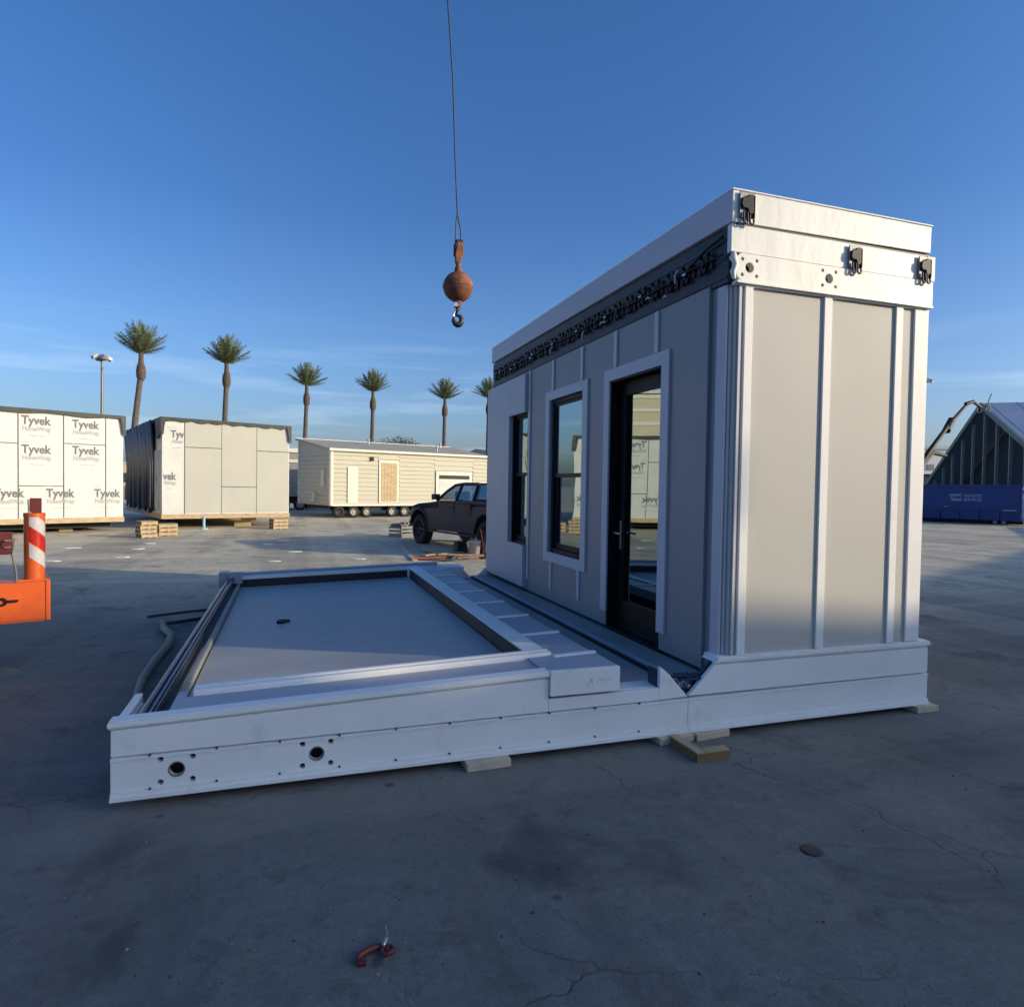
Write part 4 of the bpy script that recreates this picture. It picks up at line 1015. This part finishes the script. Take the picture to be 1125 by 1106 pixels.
def palm(x, y, H_, lean, label, seed, s=1):
    random.seed(seed)
    t = empty('palm_tree', (x, y, 0), random.uniform(0, 6), label, 'palm tree', 'palm trees in a row behind the yard')
    rz = t.rotation_euler.z
    li = Vector((lean*math.cos(-rz), lean*math.sin(-rz), 0))
    q = MB(); n = 14; P = [li*((i/n)**1.3-1)+Vector((0, 0, (H_-2.0*s)*i/n)) for i in range(n+1)]
    q.tube(P, [(.29-.07*i/n)*s*(1+.04*(i % 2)) for i in range(n+1)], 14); q.build('trunk', M['trunk'], t)
    q = MB(); z0 = H_-2.7*s
    prof = [(.20, 0), (.30, .15), (.37, .45), (.39, .85), (.34, 1.2), (.24, 1.5), (.20, 1.9), (.19, 2.5)]
    q.lathe([(r*s, z0+z*s) for r, z in prof], n=16)
    for k in range(60):
        a = k*2.4; z = z0+(.2+1.25*k/60)*s; r = .35*s
        q.add([(r*math.cos(a-.12), r*math.sin(a-.12), z), (r*math.cos(a+.12), r*math.sin(a+.12), z), ((r+.12)*math.cos(a), (r+.12)*math.sin(a), z+.16)], [(0, 1, 2)])
    q.build('skirt', M['boot'], t)
    q = MB(); zc = H_-.35*s; N_ = 40
    for k in range(N_):
        u = k/N_; el = R(lerp(88, 24, u**.9))+random.uniform(-.14, .14)
        az = k*2.39996+random.uniform(-.15, .15)
        frond(q, (0, 0, zc), az, el, lerp(3.15, 2.85, u)*s*random.uniform(.85, 1.08), random.uniform(.0, .22))
    q.build('crown', M['frond'], t)
palms = [(-12.87, 66.95, 14.2, 1.0, 'leftmost and tallest palm, its trunk leaning slightly'), (-6.05, 69.94, 14.3, .35, 'second palm from the left, above the cream sheathed module'),
 (1.64, 81.07, 14.2, .3, 'middle palm of the row of five, behind the mobile home left end'), (9.49, 82.65, 14.2, .15, 'fourth palm from the left, behind the mobile home'),
 (19.22, 85.71, 14.2, .1, 'slim palm closest left of the folded house, fifth in the row'), (25.84, 87.73, 15.0, .1, 'palm almost hidden behind the far end of the folded house')]
for i, (x, y, h, ln, lb) in enumerate(palms): palm(x, y, h-.75, ln, lb, 11+i*5, 1.0 if i else 1.02)
random.seed(5)
# far small tree
tr = empty('far_tree', (17, 110.6, 0), 0, 'dark round tree top showing above the mobile home roof', 'tree')
q = MB(); q.cyl((0, 0, 0), (0, 0, 6.5), .35, .2, 10); q.tube([(0, 0, 5), (1.4, 0, 7.5)], [.15, .06], 6); q.tube([(0, 0, 5), (-1.5, .4, 7.6)], [.15, .06], 6); q.build('trunk', M['trunk'], tr)
q = MB()
for k in range(2600):
    a = random.uniform(0, 2*PI); zz = random.uniform(-1, 1); r = random.random()**.4
    c = Vector((4.0*r*math.cos(a)*math.sqrt(1-zz*zz), 3*r*math.sin(a)*math.sqrt(1-zz*zz), 7.9+1.6*r*zz+.5*math.sin(a*3)))
    d1 = Vector((random.uniform(-1, 1), random.uniform(-1, 1), random.uniform(-1, 1)))*.22; d2 = Vector((random.uniform(-1, 1), random.uniform(-1, 1), random.uniform(-1, 1)))*.22
    q.add([c, c+d1, c+d2], [(0, 1, 2)])
q.build('crown', M['leaf'], tr)

# ------------------------------------------------------------------ light poles
def lightpole(x, y, H_, label):
    t = empty('light_pole', (x, y, 0), R(-10), label, 'light pole', 'tall yard light poles')
    q = MB(); q.cyl((0, 0, 0), (0, 0, H_), .17, .10, 12); q.build('pole', M['dull'], t)
    q = MB(); q.tube([(.36*math.cos(R(a)), .36*math.sin(R(a)), H_+.1) for a in range(0, 360, 30)], .07, 6, closed=True); q.cyl((-.36, 0, H_+.1), (.36, 0, H_+.1), .06); q.cyl((0, -.36, H_+.1), (0, .36, H_+.1), .06); q.build('ring', M['dull'], t)
    for k in range(4):
        a = R(45+90*k); c = Vector((.55*math.cos(a), .55*math.sin(a), H_+.25))
        Mx = Matrix.Translation(c) @ Matrix.Rotation(a, 4, 'Z') @ Matrix.Rotation(R(25), 4, 'Y')
        q = MB(); q.box(-.32, .32, -.26, .26, -.12, .14, M=Mx); q.box(-.28, .28, -.22, .22, .14, .2, M=Mx); lh = q.build('lamp_head', M['dirtywhite'], t, .02)
        q = MB(); q.box(-.27, .27, -.21, .21, -.135, -.121, M=Mx); q.build('lens', M['carglass'], lh)
lightpole(-17.01, 71.48, 13.0, 'tall light pole with floodlight heads left of the leftmost palm')
lightpole(63.9, 52.9, 13.4, 'light pole just right of the folded house, beside the boom lift arm')

# ------------------------------------------------------------------ right side: gable shed, dumpster, lift, buildings
fw = Vector((.3186, .9475, 0)); rt = Vector((.9478, -.3183, 0))
def cw(l, f): return rt*l+fw*f
apex = cw(43.2, 60); gR = cw(36.4, 39)
gdir = (gR-apex).normalized(); gw = 22.1
ang = math.atan2(gdir.y, gdir.x)
shed = empty('steel_shed', (apex.x, apex.y, 0), ang, 'large unfinished steel framed gable building with bare studs and metal roof', 'shed')
# local x along the gable (towards the camera side), local y = ridge direction (away from the yard, to the right)
HZ = 9.9; E_ = .25
ry = 1   # ridge along +y or -y : choose so it runs to the right
rd = Vector((-math.sin(ang), math.cos(ang), 0))
sg = 1 if rd.dot(rt) > 0 else -1
L_ = 34
def shp(x, y, z): return Vector((x, sg*y, z))
q = MB()
def sheet(x0, z0, x1, z1, y0, y1, th, mb, mi=0):
    vs = [shp(x0, y0, z0), shp(x1, y0, z1), shp(x1, y1, z1), shp(x0, y1, z0)]; vs += [v+Vector((0, 0, th)) for v in vs]
    mb.add(vs, [(0, 1, 2, 3), (4, 7, 6, 5), (0, 4, 5, 1), (1, 5, 6, 2), (2, 6, 7, 3), (3, 7, 4, 0)], mi)
sheet(0, HZ, gw, E_, -.5, L_, .12, q); sheet(-gw, E_, 0, HZ, -.5, L_, .12, q)
for k in range(16):
    y = k*2.1; sheet(0, HZ+.12, gw, E_+.12, y, y+.03, .02, q)
shr = q.build('roof', M['metalroof'], shed)
for s in (-1, 1):
    q = MB(); sheet(0, HZ-.30, s*gw, E_-.30, -.7, -.5, .46, q); q.build('rake_trim', M['dull'], shed)
for k in range(-7, 8):
    x = k*2.9; z = HZ-(HZ-E_)*abs(x)/gw-.3
    if z < .5: continue
    q = MB(); vs = [shp(x-.09, -.3, 0), shp(x+.09, -.3, 0), shp(x+.09, -.08, 0), shp(x-.09, -.08, 0)]; vs += [v+Vector((0, 0, z)) for v in vs]
    q.add(vs, [(0, 1, 2, 3), (4, 7, 6, 5), (0, 4, 5, 1), (1, 5, 6, 2), (2, 6, 7, 3), (3, 7, 4, 0)]); q.build('stud', M['stud'], shed)
q = MB()
for (z, xa, xb) in ((2.2, 4, 17), (3.4, 6, 14.5), (4.4, 8, 12)):
    vs = [shp(xa, 2, z), shp(xb, 2, z), shp(xb, 2.1, z), shp(xa, 2.1, z)]; vs += [v+Vector((0, 0, .16)) for v in vs]
    q.add(vs, [(0, 1, 2, 3), (4, 7, 6, 5), (0, 4, 5, 1), (1, 5, 6, 2), (2, 6, 7, 3), (3, 7, 4, 0)])
q.build('girt', M['stud'], shed)
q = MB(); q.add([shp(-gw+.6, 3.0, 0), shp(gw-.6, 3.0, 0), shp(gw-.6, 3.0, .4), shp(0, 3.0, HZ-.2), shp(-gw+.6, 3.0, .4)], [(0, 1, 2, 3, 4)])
lin = q.build('interior_shade_sheet', M['darkint'], shed); sm = lin.modifiers.new('s', 'SOLIDIFY'); sm.thickness = .1  # dark sheet standing in for the shade inside the shed

dp_a = math.atan2(-3.9, 1.9)
dp = empty('roll_off_dumpster', (37.1, 30.05, 0), dp_a, 'long dark blue roll-off dumpster with a pale printed logo at the right edge', 'dumpster')
q = MB(); DL0, DL1 = -1.6, 4.55
q.prism([(.12, .22), (2.28, .22), (2.35, 2.2), (.05, 2.2)], DL0, DL1, 'x')
q.build('bin', M['blue'], dp, .02)
q = MB(); q.box(DL0-.04, DL1+.04, -.03, .08, 2.16, 2.30); q.box(DL0-.04, DL1+.04, 2.32, 2.43, 2.16, 2.30); q.box(DL0-.04, DL0+.06, .08, 2.32, 2.16, 2.3); q.box(DL1-.06, DL1+.04, .08, 2.32, 2.16, 2.3)
q.box(DL0, DL1, -.0, .12, .78, .88)
q.build('top_rail', M['blue'], dp, .01)
for i in range(7):
    q = MB(); q.box(DL0+.1+i*.98, DL0+.2+i*.98, .0, .10, .22, .76); q.build('side_rib', M['blue'], dp)
q = MB(); q.box(DL0, DL1, .5, .65, .04, .21); q.box(DL0, DL1, 1.75, 1.9, .04, .21); q.build('skid', M['black'], dp)
for x in (3.3, 3.7): 
    q = MB(); q.cyl((x, .15, .12), (x, .45, .12), .11, n=14); q.build('roller', M['dull'], dp)
yF = lambda z: .12-.07*(z-.22)/1.98-.006
q = MB()   # emblem: a block mark with slanted left side
q.add([(1.02, yF(1.72), 1.72), (1.64, yF(1.72), 1.72), (1.64, yF(1.32), 1.32), (1.16, yF(1.32), 1.32)], [(0, 1, 2, 3)])
q.build('logo_block', M['decal'], dp)
text_mesh([('W', 1.25, 1.53, .30, .30), ('M', 1.50, 1.53, .28, .22)], 'logo_letters', M['blue'], dp, lambda u, z: (u, yF(z)-.004, z))
text_mesh([('WASTE', 2.2, 1.63, .22, .9), ('SERVICES', 2.2, 1.40, .22, .9)], 'printed_lettering', M['decal'], dp, lambda u, z: (u, yF(z)-.004, z))
q = MB(); q.box(.8, 1.0, -.01, .02, .95, 1.0); q.box(3.7, 4.3, -.03, -.001, .80, .87); q.build('reflector', M['decal'], dp)
# pale blue frame at the dumpster's end
fr = empty('pale_blue_rack', (39.15, 25.75, 0), dp_a, 'pale blue steel rack standing at the right end of the dumpster', 'rack')
q = MB()
for y in (-.1, .7):
    q.tube([(0, y, 0.02), (-.08, y, .3), (-.1, y, 1.0), (-.05, y, 1.9), (.12, y, 2.2), (1.2, y, 2.25), (1.35, y, 1.9), (1.35, y, .02)], .075, 8)
q.build('frame', M['paleblue'], fr)
for z in (.4, .9, 1.4, 1.9):
    q = MB(); q.box(-.06, 1.3, -.12, .72, z, z+.08); q.build('shelf', M['dirtywhite'], fr)

# boom lift
bl = empty('boom_lift', (40.0, 34.6, 0), ang, 'boom lift with a raised folding arm between the folded house and the steel shed', 'boom lift')
def W2(p): 
    v = Vector(p)-Vector((40.0, 34.6, 0)); return Matrix.Rotation(-ang, 4, 'Z') @ v
q = MB(); q.tube([W2((40.4, 34.3, 2.6)), W2((41.23, 33.7, 4.34)), W2((45.0, 35.2, 6.6)), W2((48.6, 36.6, 8.45))], [.22, .19, .15, .13], 6)
q.build('boom', M['boompaint'], bl)
q = MB(); q.tube([W2((48.5, 36.55, 8.55)), W2((49.1, 36.4, 8.75)), W2((51.3, 37.3, 8.45))], [.16, .14, .10], 6); q.build('jib', M['boompaint'], bl)
q = MB(); q.tube([W2((40.4, 34.3, 2.6)), W2((43.5, 35.1, 4.65)), W2((45.4, 35.6, 4.5))], [.2, .16, .14], 6); q.tube([W2((44.9, 35.2, 6.3)), W2((45.8, 35.5, 7.1))], .3, 6); q.build('lower_arm', M['boompaint'], bl)
q = MB(); c = W2((51.6, 37.4, 8.2))
for dz in (0, .45):
    q.tube([c+Vector((sx*.45, sy_*.3, dz)) for sx, sy_ in ((-1, -1), (1, -1), (1, 1), (-1, 1))], .035, 5, closed=True)
for sx, sy_ in ((-1, -1), (1, -1), (1, 1), (-1, 1)): q.cyl(c+Vector((sx*.45, sy_*.3, 0)), c+Vector((sx*.45, sy_*.3, .45)), .03, n=5)
q.tube([c+Vector((.2, 0, 0)), c+Vector((.9, .2, 1.3))], .04, 5)
q.build('basket', M['dull'], bl)
q = MB(); q.box(-1.6, 1.6, -1, 1, .5, 1.1); q.box(-1.3, 1.2, -.9, .9, 1.1, 2.3); q.build('chassis', M['darksteel'], bl, .05)
for (x, y) in ((-1.2, -1.1), (1.2, -1.1), (-1.2, 1.1), (1.2, 1.1)): add_wheel(bl, (x, y, .5), .5, .35, M['rim'])

# far buildings
def building(name, c, rz, w, d, h, wallm, roofm, label, bands=()):
    t = empty(name, (c[0], c[1], 0), rz, label, 'building')
    q = MB(); q.box(-w/2, w/2, 0, d, 0, h); q.build('wall', wallm, t)
    q = MB(); q.box(-w/2-.3, w/2+.3, -.3, d+.3, h+.002, h+.5); q.build('roof', roofm, t)
    for (x0, x1, z0, z1, m) in bands:
        q = MB(); q.box(x0, x1, -.1, -.01, z0, z1); q.build('opening', m, t)
    return t
c = cw(72, 112); building('plaster_building', (c.x, c.y), R(-20), 15, 12, 9.2, M['plaster'], M['dirtywhite'], 'white plaster building in the distance between folded house and steel shed', [(-5.8+i*2.2, -4.5+i*2.2, .3, 3.4, M['darkint']) for i in range(6)]+[(-5.8+i*2.2, -4.7+i*2.2, 5.6, 6.6, M['greywall']) for i in range(6)])
c = cw(66, 100); building('carport', (c.x, c.y), R(-20), 12, 5, 4.6, M['darkint'], M['plaster'], 'low carport with dark openings in front of the white plaster building', [(-5+i*3, -4.7+i*3, .1, 4.6, M['plaster']) for i in range(4)])
c = cw(-6, 190); building('distant_warehouse', (c.x, c.y), R(-15), 60, 30, 9.6, M['greywall'], M['metalroof'], 'long grey warehouse far behind the mobile home', [(-28+i*5, -26+i*5, 1, 4, M['darkint']) for i in range(11)])
c = cw(-120, 210); building('distant_warehouse', (c.x, c.y), R(-5), 80, 30, 7, M['tan'], M['dirtywhite'], 'long tan warehouse far behind the wrapped modules at left', [(-36+i*8, -33+i*8, 1, 4, M['darkint']) for i in range(9)])
c = cw(40, 170); building('distant_warehouse', (c.x, c.y), R(-30), 70, 30, 9, M['concrete_wall'], M['dirtywhite'], 'concrete warehouse hidden behind the folded house', [])
c = cw(190, 190); building('distant_warehouse', (c.x, c.y), R(-50), 110, 30, 10, M['concrete_wall'], M['dirtywhite'], 'long concrete warehouse beyond the steel shed', [])
q = MB(); vs = []; fs = []; n = 60
for i in range(n+1):
    t_ = i/n; x = lerp(150, 1500, t_); y = lerp(905, 420, t_)
    h = 62*(1-math.exp(-t_*18))*(1+.18*math.sin(i*.6)+.08*math.sin(i*1.9))
    vs += [(x, y-60, -1), (x, y, h), (x+40, y+160, -1)]
for i in range(n): fs += [(3*i, 3*i+3, 3*i+4, 3*i+1), (3*i+1, 3*i+4, 3*i+5, 3*i+2)]
q.add(vs, fs, 0, True); tag(q.build('hills', M['hill']), 'low blue grey hills on the horizon', 'hills', kind='structure')
# tan clad building left of the frame: it shows in the door glass
tb = empty('tan_building', (-27.5, 49.5, 0), R(35), 'tall tan clad building left of the yard mirrored in the door glass', 'building')
q = MB(); q.box(-7, 5.8, 0, 8, 0, 10.2); q.build('wall', M['tan'], tb)
q = MB()
for z in (6.2, 7.4, 8.6, 9.8): q.box(-7.1, 5.9, -.1, -.005, z, z+.3)
q.build('cladding_rail', M['creamtrim'], tb)
q = MB(); q.box(-7.2, 6, -.3, 8.2, 10.2, 10.5); q.build('roof', M['dirtywhite'], tb)

# ------------------------------------------------------------------ unseen wall added behind the camera, its top shaped to shade the yard
SD = Vector((.858, -.513, 0)).normalized(); TEL = .26
NP = Vector((.513, .858, 0))                  # lateral axis (w)
DD = 25.
blocker = empty('shade_wall', tuple(SD*DD), math.atan2(NP.y, NP.x), 'unseen concrete wall added behind the camera to shade the foreground', 'building')
hz = DD*TEL
q = MB()
def piece(w0, w1, za, zb, z0=0): # polygon with sloped top
    q.prism([(w0, z0), (w1, z0), (w1, zb), (w0, za)], -.15, .15, 'y')
piece(-9, 3.95, hz+2.2, hz+1.95)
piece(3.95, 5.00, hz+.84, hz+.84)                                  # below the gap
piece(3.95, 5.00, hz+1.95, hz+1.90, hz+1.42)                       # above the gap, cut to let the floor's sun patch through
piece(5.00, 5.80, hz+.76, hz+.25)
piece(5.80, 12., hz+.25, hz-.85)
piece(12., 20., hz-.85, hz-2.35)
piece(20., 26., hz-2.35, hz-3.4)
piece(26., 40., hz-3.4, hz-4.8)
q.build('wall', M['concrete_wall'], blocker)

# ------------------------------------------------------------------ sky, sun, camera
w = bpy.data.worlds.new('World'); sc.world = w; w.use_nodes = True
nt = w.node_tree; N = nt.nodes; L = nt.links; bg = N['Background']
sky = N.new('ShaderNodeTexSky'); sky.sky_type = 'NISHITA'; sky.sun_disc = False
el = math.atan(TEL); az = math.atan2(SD.x, SD.y)
sky.sun_elevation = el; sky.sun_rotation = az; sky.altitude = 0; sky.air_density = 1.0; sky.dust_density = 2.4; sky.ozone_density = 3.0
# thin cirrus low on the sky
tc = N.new('ShaderNodeTexCoord'); mp = N.new('ShaderNodeMapping'); mp.inputs['Scale'].default_value = (1.4, 1.4, 16); mp.inputs['Rotation'].default_value = (R(2), R(3), 0)
L.new(tc.outputs['Generated'], mp.inputs[0])
nz = N.new('ShaderNodeTexNoise'); nz.inputs['Scale'].default_value = 2.4; nz.inputs['Detail'].default_value = 7; nz.inputs['Roughness'].default_value = .55; L.new(mp.outputs[0], nz.inputs['Vector'])
cr = N.new('ShaderNodeValToRGB'); cr.color_ramp.elements[0].position = .50; cr.color_ramp.elements[1].position = .78; L.new(nz.outputs['Fac'], cr.inputs[0])
sp = N.new('ShaderNodeSeparateXYZ'); L.new(tc.outputs['Generated'], sp.inputs[0])
mr = N.new('ShaderNodeValToRGB'); e = mr.color_ramp.elements; e[0].position = 0; e[0].color = (.55, .55, .55, 1); e[1].position = .24; e[1].color = (0, 0, 0, 1)
m2 = e.new(.13); m2.color = (.5, .5, .5, 1)
L.new(sp.outputs['Z'], mr.inputs[0])
mu = N.new('ShaderNodeMath'); mu.operation = 'MULTIPLY'; L.new(cr.outputs[0], mu.inputs[0]); L.new(mr.outputs[0], mu.inputs[1])
mu2 = N.new('ShaderNodeMath'); mu2.operation = 'MULTIPLY'; mu2.inputs[1].default_value = .5; L.new(mu.outputs[0], mu2.inputs[0])
mx = N.new('ShaderNodeMix'); mx.data_type = 'RGBA'; mx.inputs[7].default_value = (4.2, 4.9, 5.8, 1)
L.new(mu2.outputs[0], mx.inputs[0]); L.new(sky.outputs[0], mx.inputs[6]); L.new(mx.outputs[2], bg.inputs['Color'])
bg.inputs['Strength'].default_value = .12
tr_ = N.new('ShaderNodeValToRGB'); te = tr_.color_ramp.elements; te[0].position = 0; te[0].color = (.70, .74, .93, 1); te[1].position = .60; te[1].color = (.31, .55, .82, 1)
e3 = te.new(.18); e3.color = (.52, .66, .88, 1); e4 = te.new(.37); e4.color = (.345, .53, .79, 1)
L.new(sp.outputs['Z'], tr_.inputs[0])
dt = N.new('ShaderNodeVectorMath'); dt.operation = 'DOT_PRODUCT'; dt.inputs[1].default_value = (SD.x, SD.y, 0); L.new(tc.outputs['Generated'], dt.inputs[0])
sf = N.new('ShaderNodeMapRange'); sf.interpolation_type = 'SMOOTHSTEP'; sf.inputs[1].default_value = .42; sf.inputs[2].default_value = .85; L.new(dt.outputs['Value'], sf.inputs[0])
sm_ = N.new('ShaderNodeMix'); sm_.data_type = 'RGBA'; sm_.inputs[7].default_value = (.75, .83, .97, 1); L.new(sf.outputs[0], sm_.inputs[0]); L.new(tr_.outputs[0], sm_.inputs[6])
tm = N.new('ShaderNodeMix'); tm.data_type = 'RGBA'; tm.blend_type = 'MULTIPLY'; tm.inputs[0].default_value = 1
L.new(sky.outputs[0], tm.inputs[6]); L.new(sm_.outputs[2], tm.inputs[7]); L.new(tm.outputs[2], mx.inputs[6])

sl = bpy.data.lights.new('sun', 'SUN'); sl.energy = 2.0; sl.angle = R(.7); sl.color = (1, .825, .56)
so = bpy.data.objects.new('sun', sl); col.objects.link(so)
sd = Vector((SD.x*math.cos(el), SD.y*math.cos(el), math.sin(el)))
so.rotation_euler = (-sd).to_track_quat('-Z', 'Y').to_euler(); so.location = sd*50

cam = bpy.data.cameras.new('camera'); co = bpy.data.objects.new('camera', cam); col.objects.link(co)
Rm = Matrix(((0.947858527294802, -0.006620664917076615, -0.31862262793245694), (-0.3182949214334858, 0.03018879667204195, -0.9475109390108092), (0.015891986162219804, 0.9995222875711927, 0.026507384334745566)))
co.matrix_world = Matrix.Translation((0, 0, 1.78)) @ Rm.to_4x4()
cam.sensor_width = 36; cam.sensor_fit = 'HORIZONTAL'; cam.lens = 721.88/1125*36
cam.clip_start = .05; cam.clip_end = 6000
sc.camera = co
sc.view_settings.view_transform = 'Standard'; sc.view_settings.look = 'None'; sc.view_settings.gamma = 1
sc.view_settings.exposure = 1.06
sc.render.resolution_x = 1024; sc.render.resolution_y = 1006
